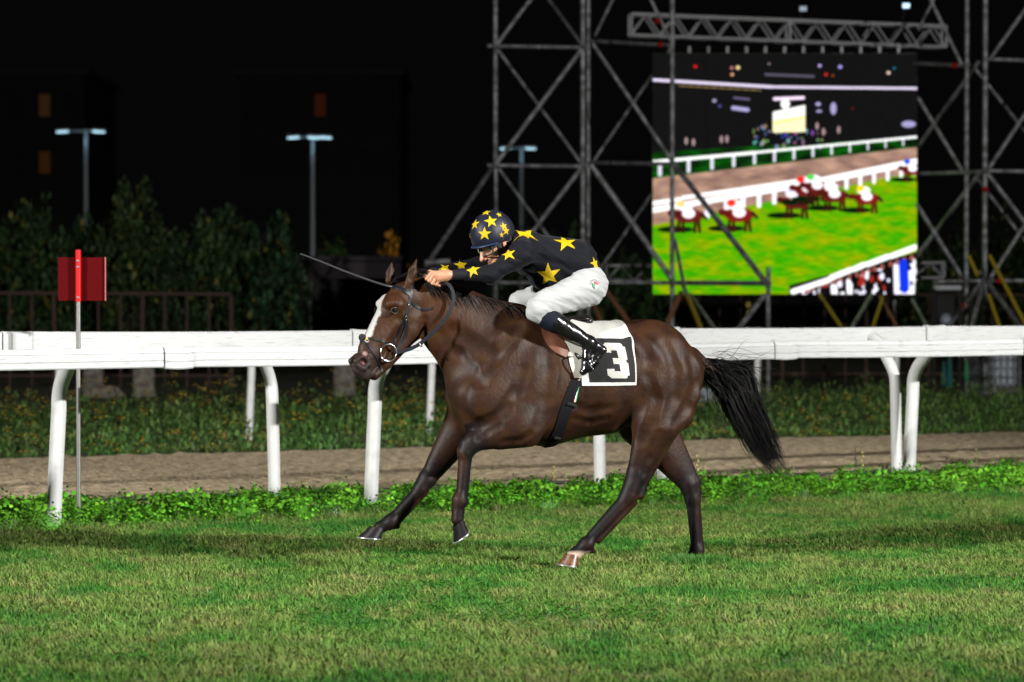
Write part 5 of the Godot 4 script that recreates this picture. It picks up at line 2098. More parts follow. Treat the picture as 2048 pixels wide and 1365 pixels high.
func scaffold() -> void:
	var st: Material = mat.steel
	var D := 46.5
	var E := 48.0
	var r := 0.032
	scaffold_tower("grey tube scaffold tower with crossed braces, its outer bay clear of the screen", 1168, [
		["standard", 991, -60, D, 0, 0, 0, 0.038, st], ["standard", 1166, -60, D, 0, 0, 0, 0.04, st], ["standard", 1177, -60, E, 0, 0, 0, 0.036, st], ["standard", 1345, -60, D, 0, 0, 0, 0.038, st], ["standard", 1537, 535, 44.6, 0, 0, 0, 0.036, st],
		["ledger", 975, 92, D, 1166, 95, D, r, st], ["ledger", 1177, 82, E, 1346, 91, D, r, st], ["ledger", 975, 331, D, 1166, 333, D, r, st], ["ledger", 1177, 326, E, 1346, 328, D, r, st], ["ledger", 1166, 565, D, 1345, 566, D, r, st], ["ledger", 975, 566, D, 1166, 566, D, r, st], ["ledger", 1345, 566, D, 1540, 567, 44.6, 0.04, st],
		["brace", 990, 94, D, 1098, -50, D, r, st], ["brace", 1160, 84, D, 1062, -50, E, 0.026, st], ["brace", 992, 328, D, 1164, 98, D, 0.036, st], ["brace", 996, 100, E, 1162, 326, E, 0.026, st], ["brace", 1062, 468, D, 1164, 335, D, 0.036, st], ["brace", 996, 560, D, 1062, 468, D, 0.036, st], ["brace", 998, 338, E, 1160, 560, E, 0.026, st],
		["brace", 1186, 88, D, 1344, 322, D, 0.034, st], ["brace", 1188, 322, E, 1342, 96, E, 0.024, st], ["brace", 1182, 330, D, 1346, 562, D, 0.046, st], ["brace", 1196, 545, E, 1342, 334, E, 0.026, st], ["brace", 1190, 72, E, 1250, -50, E, 0.024, st], ["brace", 1278, -50, D, 1343, 84, D, 0.026, st],
		["brace", 1348, 328, D, 1537, 572, 44.6, 0.046, st], ["outrigger", 986, 334, D, 852, 532, 44.0, 0.036, st], ["outrigger", 850, 526, 44.0, 900, 523, 44.0, 0.05, st],
		["shore", 1168, 580, D, 1132, 790, 45.0, 0.045, st], ["shore", 1207, 575, D, 1290, 690, 44.5, 0.04, mat.orange], ["shore", 1180, 590, D, 1225, 700, 44.5, 0.034, mat.orange], ["shore", 1362, 586, D, 1306, 712, 44.5, 0.042, mat.orange], ["shore", 1366, 570, D, 1416, 690, 44.5, 0.036, mat.yellow], ["shore", 1380, 590, D, 1452, 690, 45.0, 0.034, st], ["shore", 1530, 590, 44.6, 1430, 720, 44.0, 0.042, st], ["shore", 1350, 480, D, 1372, 590, 45.5, 0.03, st]],
		[[1167, 487, 46.4], [1320, 89, 46.4], [1315, 42, 46.4], [1361, 598, 46.4]], [[991, 94, 46.45], [991, 331, 46.45], [1170, 94, 46.45], [1170, 331, 46.45], [1345, 328, 46.45], [1347, 566, 46.4], [1170, 566, 46.45], [1536, 569, 44.5]])
	scaffold_tower("grey tube scaffold tower with yellow braces, beside the dim shrubs", 1972, [
		["standard", 1935, -60, D, 0, 0, 0, 0.036, st], ["standard", 1972, -60, D, 0, 0, 0, 0.042, st], ["standard", 2126, -60, D, 0, 0, 0, 0.038, st], ["standard", 1790, 600, 47.0, 0, 0, 0, 0.032, st],
		["ledger", 1815, 126, E, 1935, 131, D, r, st], ["ledger", 1968, 118, D, 2126, 124, D, r, st], ["ledger", 1836, 348, E, 1972, 343, D, r, st], ["ledger", 1972, 342, D, 2126, 344, D, r, st], ["ledger", 1868, 564, D, 1972, 562, D, r, st], ["ledger", 1972, 562, D, 2126, 562, D, 0.036, st],
		["brace", 1838, -50, D, 1924, 129, D, 0.028, st], ["brace", 1838, 60, E, 1892, -50, E, 0.024, st], ["brace", 1836, 194, D, 1924, 340, D, 0.03, st], ["brace", 1832, 300, E, 1958, 124, D, 0.034, st], ["brace", 1834, 408, D, 1926, 556, D, 0.034, st], ["brace", 1822, 530, E, 1962, 344, D, 0.036, st], ["brace", 1982, 117, D, 2100, -50, D, r, st], ["brace", 1950, 136, E, 2120, 350, E, 0.026, st], ["brace", 1978, 338, D, 2122, 122, D, 0.034, st], ["brace", 1976, 347, D, 2122, 540, D, 0.036, st], ["brace", 1954, 356, E, 2122, 575, E, 0.026, st], ["brace", 1982, 556, D, 2122, 340, D, 0.034, st],
		["shore", 1962, 566, D, 1880, 680, 45.0, 0.034, st], ["shore", 1966, 570, D, 1938, 680, 45.5, 0.036, st], ["shore", 1978, 568, D, 2062, 680, 45.0, 0.038, st], ["shore", 1980, 512, 46.2, 2062, 668, 45.0, 0.032, mat.yellow], ["shore", 1938, 512, 46.2, 1956, 552, 46.0, 0.03, mat.yellow], ["shore", 1978, 590, 46.2, 2012, 690, 45.6, 0.03, mat.yellow], ["shore", 1826, 600, 46.8, 1876, 690, 45.2, 0.032, st], ["shore", 1744, 590, 46.8, 1690, 680, 45.2, 0.034, st], ["shore", 1640, 590, 46.8, 1700, 680, 45.6, 0.03, mat.yellow], ["shore", 1766, 596, 46.8, 1738, 680, 45.6, 0.03, mat.yellow], ["shore", 1760, 592, 47.0, 1815, 690, 46.0, 0.024, mat.orange]],
		[[1971, 379, 46.4], [1909, 131, 46.4], [1998, 562, 46.4], [1925, 612, 45.7]], [[1935, 130, 46.45], [1972, 119, 46.45], [1972, 343, 46.45], [1935, 346, 46.45], [1972, 562, 46.4], [1935, 563, 46.45], [1958, 545, 46.3]])
	truss("aluminium lattice truss above the video screen", away(1258, 73, 48.6), away(1884, 97, 49.2), 42.0 * 48.6 / FOCAL, 0.32, 11)
	truss("aluminium lattice truss behind the lower edge of the video screen", away(1212, 562, 49.2), away(1884, 556, 49.2), 30.0 * 49.2 / FOCAL, 0.3, 12)
	# small work lights on the upper truss
	for e in [[1812, 10, "white work light with lit face above the end of the upper truss", 1.6], [1606, 16, "dim work light above the middle of the upper truss", 0.25]]:
		var p := away(e[0], e[1], 48.9)
		var t := thing("work_light", e[2], "light", Transform3D(Basis(), p))
		var s := Shape.new()
		s.box(Transform3D(Basis(Vector3.RIGHT, 0.3), Vector3.ZERO), Vector3(0.14, 0.1, 0.1), 0.015)
		put("housing", s.commit(), mat.black, t)
		var gl := Shape.new()
		gl.box(Transform3D(Basis(Vector3.RIGHT, 0.3), Vector3(0, -0.017, 0.054)), Vector3(0.12, 0.08, 0.006))
		var gm := std(Color(0.6, 0.65, 0.7), 0.3)
		gm.emission_enabled = true
		gm.emission = Color(0.75, 0.9, 1.0)
		gm.emission_energy_multiplier = e[3]
		put("lamp_glass", gl.commit(), gm, t)
		var arm := Shape.new()
		arm.tube([Vector3(-0.02, -0.05, 0), Vector3(-0.05, -0.25, -0.05), Vector3(-0.02, -0.5, -0.1)], [0.018], 6)
		put("arm", arm.commit(), mat.black, t)


# ---------------------------------------------------------------- video screen
func video_screen() -> void:
	var d := 47.8
	var tl := away(1306, 107, d)
	var br := away(1834, 589, d)
	var t := thing("video_screen", "large lit video screen showing horses racing along white rails on green turf", "screen", Transform3D(Basis(), Vector3((tl.x + br.x) * 0.5, (tl.y + br.y) * 0.5, -d)))
	var w := br.x - tl.x
	var h := tl.y - br.y
	var c := Shape.new()
	c.box(Transform3D(Basis(), Vector3(0, 0, -0.13)), Vector3(w + 0.03, h + 0.03, 0.22), 0.01)
	put("cabinet", c.commit(), mat.black, t)
	var s := Shape.new()
	s.vert(Vector3(-w / 2, h / 2, 0), Vector3(0, 0, 1), Vector2(0, 0))
	s.vert(Vector3(w / 2, h / 2, 0), Vector3(0, 0, 1), Vector2(1, 0))
	s.vert(Vector3(w / 2, -h / 2, 0), Vector3(0, 0, 1), Vector2(1, 1))
	s.vert(Vector3(-w / 2, -h / 2, 0), Vector3(0, 0, 1), Vector2(0, 1))
	s.quad(0, 1, 2, 3)
	var m := std(Color(0.004, 0.004, 0.004), 1.0, 0.0, 0.0)
	m.emission_enabled = true
	m.emission = Color(0, 0, 0)
	m.emission_texture = ImageTexture.create_from_image(broadcast())
	m.emission_energy_multiplier = 1.35
	put("display", s.commit(), m, t)
	for k in 13:
		var b := Shape.new()
		b.box(Transform3D(Basis(), Vector3(lerpf(-w / 2 + 0.3, w / 2 - 0.3, k / 12.0), h / 2 + 0.07, -0.1)), Vector3(0.05, 0.12, 0.05), 0.008)
		put("hanging_bracket", b.commit(), mat.alu, t)
	var l := AreaLight3D.new()
	l.name = "display_light"
	l.area_size = Vector2(w, h)
	l.light_energy = 0.25
	l.light_color = Color(0.75, 1.0, 0.5)
	l.shadow_enabled = true
	t.add_child(l)
	l.position = Vector3(0, 0, 0.06)
	l.rotation.y = PI


func dot(im: Image, x: float, y: float, rx: float, ry: float, c: Color, turn := 0.0) -> void:      # in the photo crop's pixels
	var sx := im.get_width() / 1383.0
	var sy := im.get_height() / 1262.0
	var m := maxf(rx, ry) + 2.0
	for j in range(maxi(0, int((y - 20.0 - m) * sy)), mini(im.get_height(), int((y - 20.0 + m) * sy) + 2)):
		for i in range(maxi(0, int((x - 75.0 - m) * sx)), mini(im.get_width(), int((x - 75.0 + m) * sx) + 2)):
			var dx := (i + 0.5) / sx + 75.0 - x
			var dy := (j + 0.5) / sy + 20.0 - y
			var ex := dx * cos(turn) + dy * sin(turn)
			var ey := dy * cos(turn) - dx * sin(turn)
			var q := sqrt(ex * ex / (rx * rx) + ey * ey / (ry * ry))
			var a := clampf((1.15 - q) * 4.0, 0.0, 1.0)
			if a > 0.0:
				im.set_pixel(i, j, im.get_pixel(i, j).lerp(c, a))


func stroke(im: Image, x0: float, y0: float, x1: float, y1: float, thick: float, c: Color) -> void:
	var n := int(Vector2(x1 - x0, y1 - y0).length() / (thick * 0.25)) + 1
	for k in n + 1:
		dot(im, lerpf(x0, x1, float(k) / n), lerpf(y0, y1, float(k) / n), thick * 0.5, thick * 0.5, c)


func broadcast() -> Image:
	var w := 600
	var h := 548
	var im := Image.create(w, h, false, Image.FORMAT_RGB8)
	var r := RandomNumberGenerator.new()
	r.seed = 77
	var n := FastNoiseLite.new()
	n.frequency = 0.006
	n.fractal_octaves = 2
	var white := Color(1, 1, 1)
	for j in h:
		for i in w:
			var x := i * 1383.0 / w + 75.0
			var y := j * 1262.0 / h + 20.0
			var f := (x - 75.0) / 1383.0
			var c := Color(0.055, 0.055, 0.06)
			var q := n.get_noise_2d(x, y * 2.6)
			var q2 := n.get_noise_2d(x * 2.0 + 900.0, y * 11.0)
			if y > lerpf(535.0, 455.0, f):
				c = Color(0.02, 0.2 + q * 0.2, 0.02)
			if y > lerpf(672.0, 508.0, f):
				c = Color(0.6 + q * 0.14 + q2 * 0.05, 0.47 + q * 0.12 + q2 * 0.04, 0.41 + q * 0.1)
			if y > lerpf(918.0, 638.0, f):
				c = Color(0.38 + q * 0.26 + q2 * 0.1, 0.62 + q2 * 0.07, 0.0)
			if y > lerpf(1425.0, 1040.0, pow(f, 0.92)) + 20.0 and x > 790.0:
				c = Color(0.03, 0.02, 0.04)
			im.set_pixel(i, j, c)
	# the far stand and its lights
	stroke(im, 75, 158, 700, 195, 16, Color(0.85, 0.8, 0.9))
	stroke(im, 700, 195, 1458, 203, 14, Color(0.85, 0.8, 0.9))
	stroke(im, 210, 188, 640, 212, 6, Color(0.6, 0.5, 0.3))
	for e in [[297, 88, 12, Color(0.95, 0.1, 0.1)], [488, 96, 12, Color(0.8, 0.5, 0.5)], [520, 94, 15, Color(1, 0.9, 0.6)], [490, 130, 12, Color(1, 0.7, 0.5)], [683, 74, 9, Color(0.6, 0.5, 0.6)], [948, 84, 12, Color(0.8, 0.7, 1)], [1055, 90, 14, Color(0.7, 0.65, 1)], [981, 130, 11, Color(0.95, 0.15, 0.15)], [1017, 136, 7, Color(0.8, 0.4, 0.1)], [1308, 121, 13, Color(1, 0.85, 0.8)], [1338, 97, 10, Color(0.1, 0.45, 0.6)], [397, 267, 14, Color(0.7, 0.65, 0.8)], [425, 295, 12, Color(0.3, 0.3, 0.6)], [1120, 308, 7, Color(0.6, 0.05, 0.05)]]:
		dot(im, e[0], e[1], e[2] * 0.8, e[2] * 0.7, e[3] * 0.85)
	stroke(im, 665, 130, 915, 140, 14, Color(0.32, 0.3, 0.36))
	stroke(im, 495, 305, 570, 315, 22, Color(0.62, 0.6, 0.78))
	stroke(im, 500, 252, 580, 260, 10, Color(0.4, 0.36, 0.5))
	for e in [[1020, 308, 18, 36], [1414, 390, 42, 20], [940, 285, 16, 12], [945, 322, 18, 8]]:
		dot(im, e[0], e[1], e[2] * 0.9, e[3] * 0.9, Color(0.6, 0.58, 0.75))
	for k in 44:
		dot(im, r.randf_range(600, 980), r.randf_range(400, 510), r.randf_range(4, 10), r.randf_range(6, 16), Color(r.randf_range(0.2, 0.6), r.randf_range(0.2, 0.6), r.randf_range(0.2, 0.7)))
	for e in [[250, 478], [288, 485], [434, 470], [463, 468], [1048, 420], [968, 430], [935, 400]]:
		dot(im, e[0], e[1], 9, 20, Color(0.6, 0.5, 0.5))
	# the small screen within the picture
	stroke(im, 712, 258, 862, 252, 18, Color(0.95, 0.85, 0.95))
	dot(im, 768, 285, 24, 26, white)
	for k in 15:
		stroke(im, 708, 330.0 + k * 7.0, 868, 296.0 + k * 9.2, 12, Color(1, 1, 0.96) if k < 6 else Color(1.0, 0.93, 0.72))
	stroke(im, 715, 384, 868, 352, 6, Color(1, 0.8, 0.4))
	# far rail
	for k in 13:
		var f := pow(k / 12.6, 0.86)
		var x := lerpf(112.0, 1440.0, f)
		var y := lerpf(592.0, 462.0, f)
		stroke(im, x, y, x, y + lerpf(62.0, 32.0, f), lerpf(22.0, 9.0, f), Color(0.8, 0.8, 0.85))
	stroke(im, 75, 590, 1458, 457, 14, white)
	stroke(im, 75, 588, 600, 540, 18, white)
	# near rails
	for k in 15:
		var f := pow(k / 14.0, 0.9)
		var x := lerpf(360.0, 1445.0, f)
		var y := lerpf(790.0, 595.0, f)
		stroke(im, x, y, x, y + lerpf(82.0, 56.0, f), lerpf(26.0, 18.0, f), Color(0.96, 0.93, 1.0))
	stroke(im, 75, 805, 215, 785, 24, white)
	stroke(im, 235, 776, 840, 688, 22, white)
	stroke(im, 75, 840, 830, 712, 30, white)
	stroke(im, 830, 712, 1458, 585, 34, white)
	# horses, riders and their shadows
	for e in [[255, 870, 1.0, Color(0.95, 0.8, 0.5)], [520, 865, 1.0, Color(0.9, 0.2, 0.1)], [820, 800, 0.95, Color(0.85, 0.85, 0.95)], [880, 735, 0.9, Color(0.9, 0.15, 0.15)], [930, 720, 0.85, Color(0.3, 0.8, 0.3)], [1020, 765, 0.9, Color(0.95, 0.95, 1.0)], [1190, 780, 0.85, Color(0.95, 0.8, 0.1)], [1430, 630, 0.7, Color(0.15, 0.3, 0.9)]]:
		var x: float = e[0]
		var y: float = e[1]
		var k: float = e[2]
		var hide_c := Color(0.36 + r.randf() * 0.12, 0.1, 0.08)
		dot(im, x - 60 * k, y + 72 * k, 92 * k, 16 * k, Color(0.02, 0.1, 0.02))
		for leg in [[-40, -48], [-22, -20], [44, 40], [58, 66]]:
			stroke(im, x + leg[0] * k, y + 10 * k, x + leg[1] * k, y + 84 * k, 15 * k, hide_c * 0.55)
		dot(im, x + 8 * k, y, 74 * k, 36 * k, hide_c)
		stroke(im, x - 44 * k, y - 6 * k, x - 86 * k, y - 14 * k, 32 * k, hide_c * 0.8)
		stroke(im, x + 78 * k, y - 10 * k, x + 100 * k, y + 14 * k, 14 * k, Color(0.08, 0.04, 0.06))
		dot(im, x + 8 * k, y - 12 * k, 34 * k, 26 * k, Color(0.97, 0.95, 1.0))
		dot(im, x - 12 * k, y - 50 * k, 40 * k, 26 * k, Color(0.97, 0.95, 1.0))
		dot(im, x - 34 * k, y - 62 * k, 22 * k, 18 * k, e[3])
	# spectators at the rail
	for k in 16:
		var x := lerpf(880.0, 1430.0, k / 15.0) + r.randf_range(-10, 10)
		var y := lerpf(1290.0, 1085.0, (x - 800.0) / 640.0)
		var cc: Color = [Color(0.95, 0.93, 1), Color(0.05, 0.03, 0.05), Color(0.55, 0.12, 0.1), Color(0.98, 0.97, 1), Color(0.05, 0.03, 0.05), Color(0.9, 0.9, 1)][r.randi() % 6]
		stroke(im, x, y + 24, x + r.randf_range(-8, 8), minf(y + 190, 1275), 42, cc)
		dot(im, x, y, 12, 15, Color(0.55, 0.3, 0.25))
	for k in 70:
		var x := r.randf_range(900, 1450)
		var y := lerpf(1290.0, 1100.0, (x - 800.0) / 640.0) + r.randf_range(0, 150)
		dot(im, x, y, r.randf_range(5, 16), r.randf_range(6, 26), [Color(0.03, 0.02, 0.04), Color(0.95, 0.95, 1), Color(0.6, 0.15, 0.1), Color(0.03, 0.02, 0.04), Color(0.9, 0.9, 1.0)][r.randi() % 5])
	stroke(im, 1388, 1120, 1394, 1250, 46, Color(0.05, 0.2, 0.85))
	for e in [[810, 1268, 1000, 1205], [1010, 1195, 1110, 1155], [1130, 1150, 1180, 1128], [1200, 1125, 1305, 1085], [1325, 1082, 1450, 1035]]:
		stroke(im, e[0], e[1], e[2], e[3], 30, white)
	im.resize(230, 210, Image.INTERPOLATE_LANCZOS)
	im.resize(690, 630, Image.INTERPOLATE_CUBIC)
	return im


# ---------------------------------------------------------------- street lamps
func street_lamps() -> void:
	for e in [[171, 262, 92.0, [-46, 26], "double-headed street lamp behind the hedge beside the lit windows", 375], [625, 274, 92.0, [-38, 2, 26], "triple-headed street lamp behind the end of the hedge", 434], [1043, 296, 104.0, [-32, 18], "double-headed street lamp seen through the scaffold's outer bay", 420]]:
		var top := away(e[0], e[1], e[2])
		var t := thing("street_lamp", e[4], "street lamp", Transform3D(Basis(), Vector3(top.x, 0, top.z)), "lit street lamps behind the course")
		var k: float = e[2] / FOCAL
		var p := Shape.new()
		p.tube([Vector3.ZERO, Vector3(0, top.y * 0.6, 0), Vector3(0, top.y + 0.05, 0)], [0.11, 0.085, 0.06], 10)
		put("pole", p.commit(), std(Color(0.4, 0.44, 0.48), 0.5, 0.3), t)
		var cross := Shape.new()
		cross.tube([Vector3(e[3][0] * k, top.y, 0), Vector3(e[3][-1] * k, top.y, 0)], [0.04], 8)
		put("crossarm", cross.commit(), std(Color(0.4, 0.44, 0.48), 0.5, 0.3), t)
		for off in e[3]:
			var s := Shape.new()
			s.box(Transform3D(Basis(Vector3.FORWARD, 0.06 * signf(off)), Vector3(off * k, top.y + 0.03, 0)), Vector3(0.42, 0.09, 0.26), 0.03)
			var hd := put("lamp_head", s.commit(), std(Color(0.3, 0.32, 0.34), 0.4), t)
			var g := Shape.new()
			g.box(Transform3D(Basis(Vector3.FORWARD, 0.06 * signf(off)), Vector3(off * k, top.y - 0.03, 0.02)), Vector3(0.38, 0.05, 0.24), 0.015)
			var gm := std(Color(0.6, 0.7, 0.75), 0.4)
			gm.emission_enabled = true
			gm.emission = Color(0.75, 0.93, 1.0)
			gm.emission_energy_multiplier = 1.3
			put("lamp_glass", g.commit(), gm, hd)
		var l := OmniLight3D.new()
		l.name = "lamp_light"
		l.light_color = Color(0.7, 0.9, 1.0)
		l.light_energy = 0.06
		l.omni_range = 60.0
		l.light_size = 0.1
		l.shadow_enabled = true
		t.add_child(l)
		l.position = Vector3(0, top.y - 0.35, 0.35)


# ---------------------------------------------------------------- buildings
func building(label: String, u0: float, u1: float, v_top: float, dist: float, cols: int, rows: int, lit: Dictionary) -> void:
	var a := away(u0, v_top, dist)
	var b := away(u1, v_top, dist)
	var w := b.x - a.x
	var h := a.y
	var t := thing("apartment_block", label, "building", Transform3D(Basis(), Vector3((a.x + b.x) * 0.5, 0, a.z - 6.0)), "dark apartment blocks far behind")
	var s := Shape.new()
	s.box(Transform3D(Basis(), Vector3(0, h * 0.5, 0)), Vector3(w, h, 12.0))
	put("wall", s.commit(), std(Color(0.055, 0.053, 0.052), 0.9), t)
	var rf := Shape.new()
	rf.box(Transform3D(Basis(), Vector3(0, h + 0.15, 0)), Vector3(w + 0.5, 0.3, 12.5))
	put("roof", rf.commit(), std(Color(0.1, 0.1, 0.1), 0.9), t)
	for j in rows:
		for k in cols:
			var c := Vector3(lerpf(-w * 0.5, w * 0.5, (k + 0.5) / cols), h - 1.6 - j * 3.0, 6.0)
			if c.y < 1.0:
				continue
			var f := Shape.new()
			f.box(Transform3D(Basis(), c + Vector3(0, 0, 0.01)), Vector3(0.72, 1.3, 0.08))
			var win := put("window", f.commit(), std(Color(0.055, 0.053, 0.052), 0.9, 0.0, 0.2), t)
			var g := Shape.new()
			g.box(Transform3D(Basis(), c + Vector3(0.0, 0, 0.06)), Vector3(0.58, 1.15, 0.03))
			var m := std(Color(0.06, 0.06, 0.065), 0.5, 0.0, 0.1)
			if lit.has(Vector2i(k, j)):
				m.emission_enabled = true
				m.emission = lit[Vector2i(k, j)]
				m.emission_energy_multiplier = 0.02
			put("pane", g.commit(), m, win)


func buildings() -> void:
	building("dark apartment block with two lit windows behind the hedge", -150, 168, 150, 150.0, 6, 5, {Vector2i(4, 0): Color(1.0, 0.72, 0.4), Vector2i(4, 1): Color(1.0, 0.62, 0.25)})
	building("dark apartment block with one lit top window behind the triple street lamp", 480, 800, 150, 150.0, 7, 5, {Vector2i(3, 0): Color(1.0, 0.45, 0.15)})
	# shed
	var d := 61.0
	var a := away(598, 522, d)
	var b := away(800, 522, d)
	var t := thing("shed", "low open-fronted shed with a mauve fascia beyond the hedge", "shed", Transform3D(Basis(), Vector3((a.x + b.x) * 0.5, 0, -d - 2.0)))
	var w := b.x - a.x
	var s := Shape.new()
	s.box(Transform3D(Basis(), Vector3(0, a.y * 0.5, -1.9)), Vector3(w, a.y - 0.02, 0.15))
	put("wall", s.commit(), std(Color(0.05, 0.045, 0.05), 0.9), t)
	var rf := Shape.new()
	rf.box(Transform3D(Basis(), Vector3(0, a.y + 0.05, 0)), Vector3(w + 0.1, 0.1, 4.1))
	put("roof", rf.commit(), std(Color(0.04, 0.035, 0.04), 0.8), t)
	var fa := Shape.new()
	fa.box(Transform3D(Basis(), Vector3(0, a.y - 0.2, 2.0)), Vector3(w + 0.06, 0.36, 0.06), 0.01)
	put("fascia", fa.commit(), std(Color(0.05, 0.038, 0.044), 0.8), t)
	for x in [-0.5, 0.5]:
		var p := Shape.new()
		p.box(Transform3D(Basis(), Vector3(w * x - signf(x) * 0.06, a.y * 0.5 - 0.1, 1.95)), Vector3(0.1, a.y - 0.2, 0.1), 0.01)
		put("post", p.commit(), std(Color(0.05, 0.042, 0.045), 0.8), t)


# ---------------------------------------------------------------- odds and ends on the ground
func clutter() -> void:
	var conc := std(Color(0.3, 0.28, 0.25), 0.9)
	conc.albedo_texture = noise_tex(0.03, [[0.0, 0.5, 1.0], [Color(0.55, 0.53, 0.5), Color(0.85, 0.84, 0.82), Color(1, 1, 1)]], 256, 5)
	conc.uv1_triplanar = true
	for e in [[287, 794, 42, 62, "upright pale concrete block standing by itself before the railing"], [186, 776, 40, 50, "pale concrete block behind the grey boulder"], [688, 792, 42, 60, "dim concrete block in front of the shed"]]:
		var p := ground(e[0], e[1])
		var k := -p.z / FOCAL
		var t := thing("concrete_block", e[4], "block", Transform3D(Basis(Vector3.UP, 0.15), p), "concrete blocks along the railing")
		var s := Shape.new()
		s.box(Transform3D(Basis(), Vector3(0, e[3] * k * 0.5 + 0.03, 0)), Vector3(e[2] * k, e[3] * k, e[2] * k * 0.8), 0.02)
		put("block", s.commit(), conc, t)
		var f := Shape.new()
		f.box(Transform3D(Basis(), Vector3(0, 0.03, 0)), Vector3(e[2] * k * 1.15, 0.06, e[2] * k), 0.012)
		put("footing", f.commit(), conc, t)
	var rp := ground(205, 795)
	var rock := Solid.new()
	var k := -rp.z / FOCAL
	var nz := FastNoiseLite.new()
	nz.frequency = 2.6
	nz.fractal_octaves = 3
	rock.ripple = nz
	rock.ripple_deep = 0.12
	rock.bone(Vector3(-18 * k, 0.06, 0), Vector3(14 * k, 0.04, 0.02), 24 * k, 18 * k, 0.9, 0.03)
	rock.bone(Vector3(12 * k, 0.02, 0), Vector3(34 * k, 0.0, 0.02), 15 * k, 8 * k, 0.9, 0.03)
	var rs := Shape.new()
	rock.mesh_into(rs, 0.025, func(_p: Vector3, _n: Vector3) -> Color: return Color(1, 1, 1))
	var rock_o := put("boulder", rs.commit(), conc)
	rock_o.position = rp
	tag(rock_o, "rough grey boulder lying among the weeds before the railing", "boulder")

	# caged water tanks beside the scaffold
	for e in [[2004, 46.9, 62, 80, "white plastic tank in a steel cage beside the scaffold leg", Color(0.32, 0.36, 0.42)], [1955, 47.6, 32, 76, "dark narrow tank in a steel cage next to the white tank", Color(0.05, 0.05, 0.055)]]:
		var p := away(e[0], 700, e[1])
		var m: float = e[1] / FOCAL
		var w: float = e[2] * m
		var h: float = e[3] * m
		var t := thing("caged_tank", e[4], "tank", Transform3D(Basis(), Vector3(p.x, 0, p.z)), "caged tanks by the scaffold")
		var s := Shape.new()
		s.box(Transform3D(Basis(), Vector3(0, h * 0.5 + 0.08, 0)), Vector3(w - 0.06, h - 0.05, w - 0.06), 0.05)
		put("tank", s.commit(), std(e[5], 0.4), t)
		for j in 5:
			var y := 0.12 + h * j / 4.6
			var c := Shape.new()
			var q := w * 0.5
			c.tube([Vector3(-q, y, -q), Vector3(-q, y, q), Vector3(q, y, q), Vector3(q, y, -q), Vector3(-q, y, -q)], [0.012], 6, 1.0, false)
			put("cage_bar", c.commit(), mat.steel, t)
		for j in 6:
			var x := lerpf(-w * 0.5, w * 0.5, j / 5.0)
			var c := Shape.new()
			c.tube([Vector3(x, 0.0, w * 0.5), Vector3(x, h + 0.1, w * 0.5)], [0.012], 6)
			put("cage_bar", c.commit(), mat.steel, t)
		var pal := Shape.new()
		pal.box(Transform3D(Basis(), Vector3(0, 0.05, 0)), Vector3(w, 0.08, w), 0.01)
		put("pallet", pal.commit(), std(Color(0.1, 0.09, 0.08), 0.8), t)
	# teal sacks hung over a rope line
	for e in [[1888, 724, 775, "teal sack hanging from the scaffold beside a green one", Color(0.02, 0.16, 0.15)], [1900, 716, 780, "taller teal sack hanging between the teal and green sacks", Color(0.02, 0.18, 0.17)], [1934, 722, 765, "green sack hanging next to the dark caged tank", Color(0.03, 0.2, 0.08)]]:
		var p := away(e[0], e[1], 46.0)
		var q := away(e[0] + 2, e[2], 46.0)
		var s := Shape.new()
		var o := thing("hanging_sack", e[3], "sack", Transform3D(Basis(), Vector3(p.x, q.y, p.z)), "sacks hung on the scaffold")
		s.lathe(Transform3D(Basis.from_scale(Vector3(1, 1, 0.7)), Vector3.ZERO), [Vector2(0.005, 0.0), Vector2(0.035, 0.02), Vector2(0.05, 0.12), Vector2(0.04, (p.y - q.y) * 0.6), Vector2(0.02, p.y - q.y), Vector2(0.003, p.y - q.y + 0.01)], 12)
		put("cloth", s.commit(), std(e[4], 0.7), o)
		var cord := Shape.new()
		cord.tube([Vector3(0, p.y - q.y, 0), Vector3(0.02, p.y - q.y + 0.5, 0), Vector3(0.1, away(e[0], 562, 46.5).y - q.y, -0.4)], [0.008], 5)
		put("cord", cord.commit(), mat.black, o)
	# control desk: black frame, light hood, round white reflector
	var base := away(1890, 700, 45.6)
	var cd := thing("control_stand", "black frame stand with a pale hood and a round white reflector by the scaffold", "stand", Transform3D(Basis(), Vector3(base.x, 0, base.z)))
	var m2 := 45.6 / FOCAL
	var hood_y := away(1890, 576, 45.6).y
	for x in [-22.0, 30.0]:
		var p := Shape.new()
		p.box(Transform3D(Basis(), Vector3(x * m2, hood_y * 0.5, 0)), Vector3(0.06, hood_y, 0.06), 0.01)
		put("frame_post", p.commit(), mat.black, cd)
	var hood := Shape.new()
	hood.box(Transform3D(Basis(), Vector3(4 * m2, hood_y, 0.04)), Vector3(54 * m2, 0.08, 0.3), 0.02)
	put("hood", hood.commit(), std(Color(0.36, 0.38, 0.42), 0.5), cd)
	var desk := Shape.new()
	desk.box(Transform3D(Basis(), Vector3(0, hood_y - 0.35, -0.02)), Vector3(40 * m2, 0.5, 0.16), 0.02)
	put("case", desk.commit(), mat.black, cd)
	var disc := Shape.new()
	disc.ball(Vector3(0, away(1890, 641, 45.6).y, 0.14), Vector3(0.1, 0.115, 0.05), 8, 16)
	put("reflector", disc.commit(), std(Color(0.3, 0.33, 0.4), 0.5), cd)
	# grey equipment crate behind the horse's tail
	var cp := ground(1424, 818)
	var cr := thing("equipment_crate", "pale blue-grey equipment crate on the weeds behind the horse's tail", "crate", Transform3D(Basis(Vector3.UP, 0.1), cp))
	var cs := Shape.new()
	cs.box(Transform3D(Basis(), Vector3(0, 0.13, 0)), Vector3(0.52, 0.24, 0.4), 0.02)
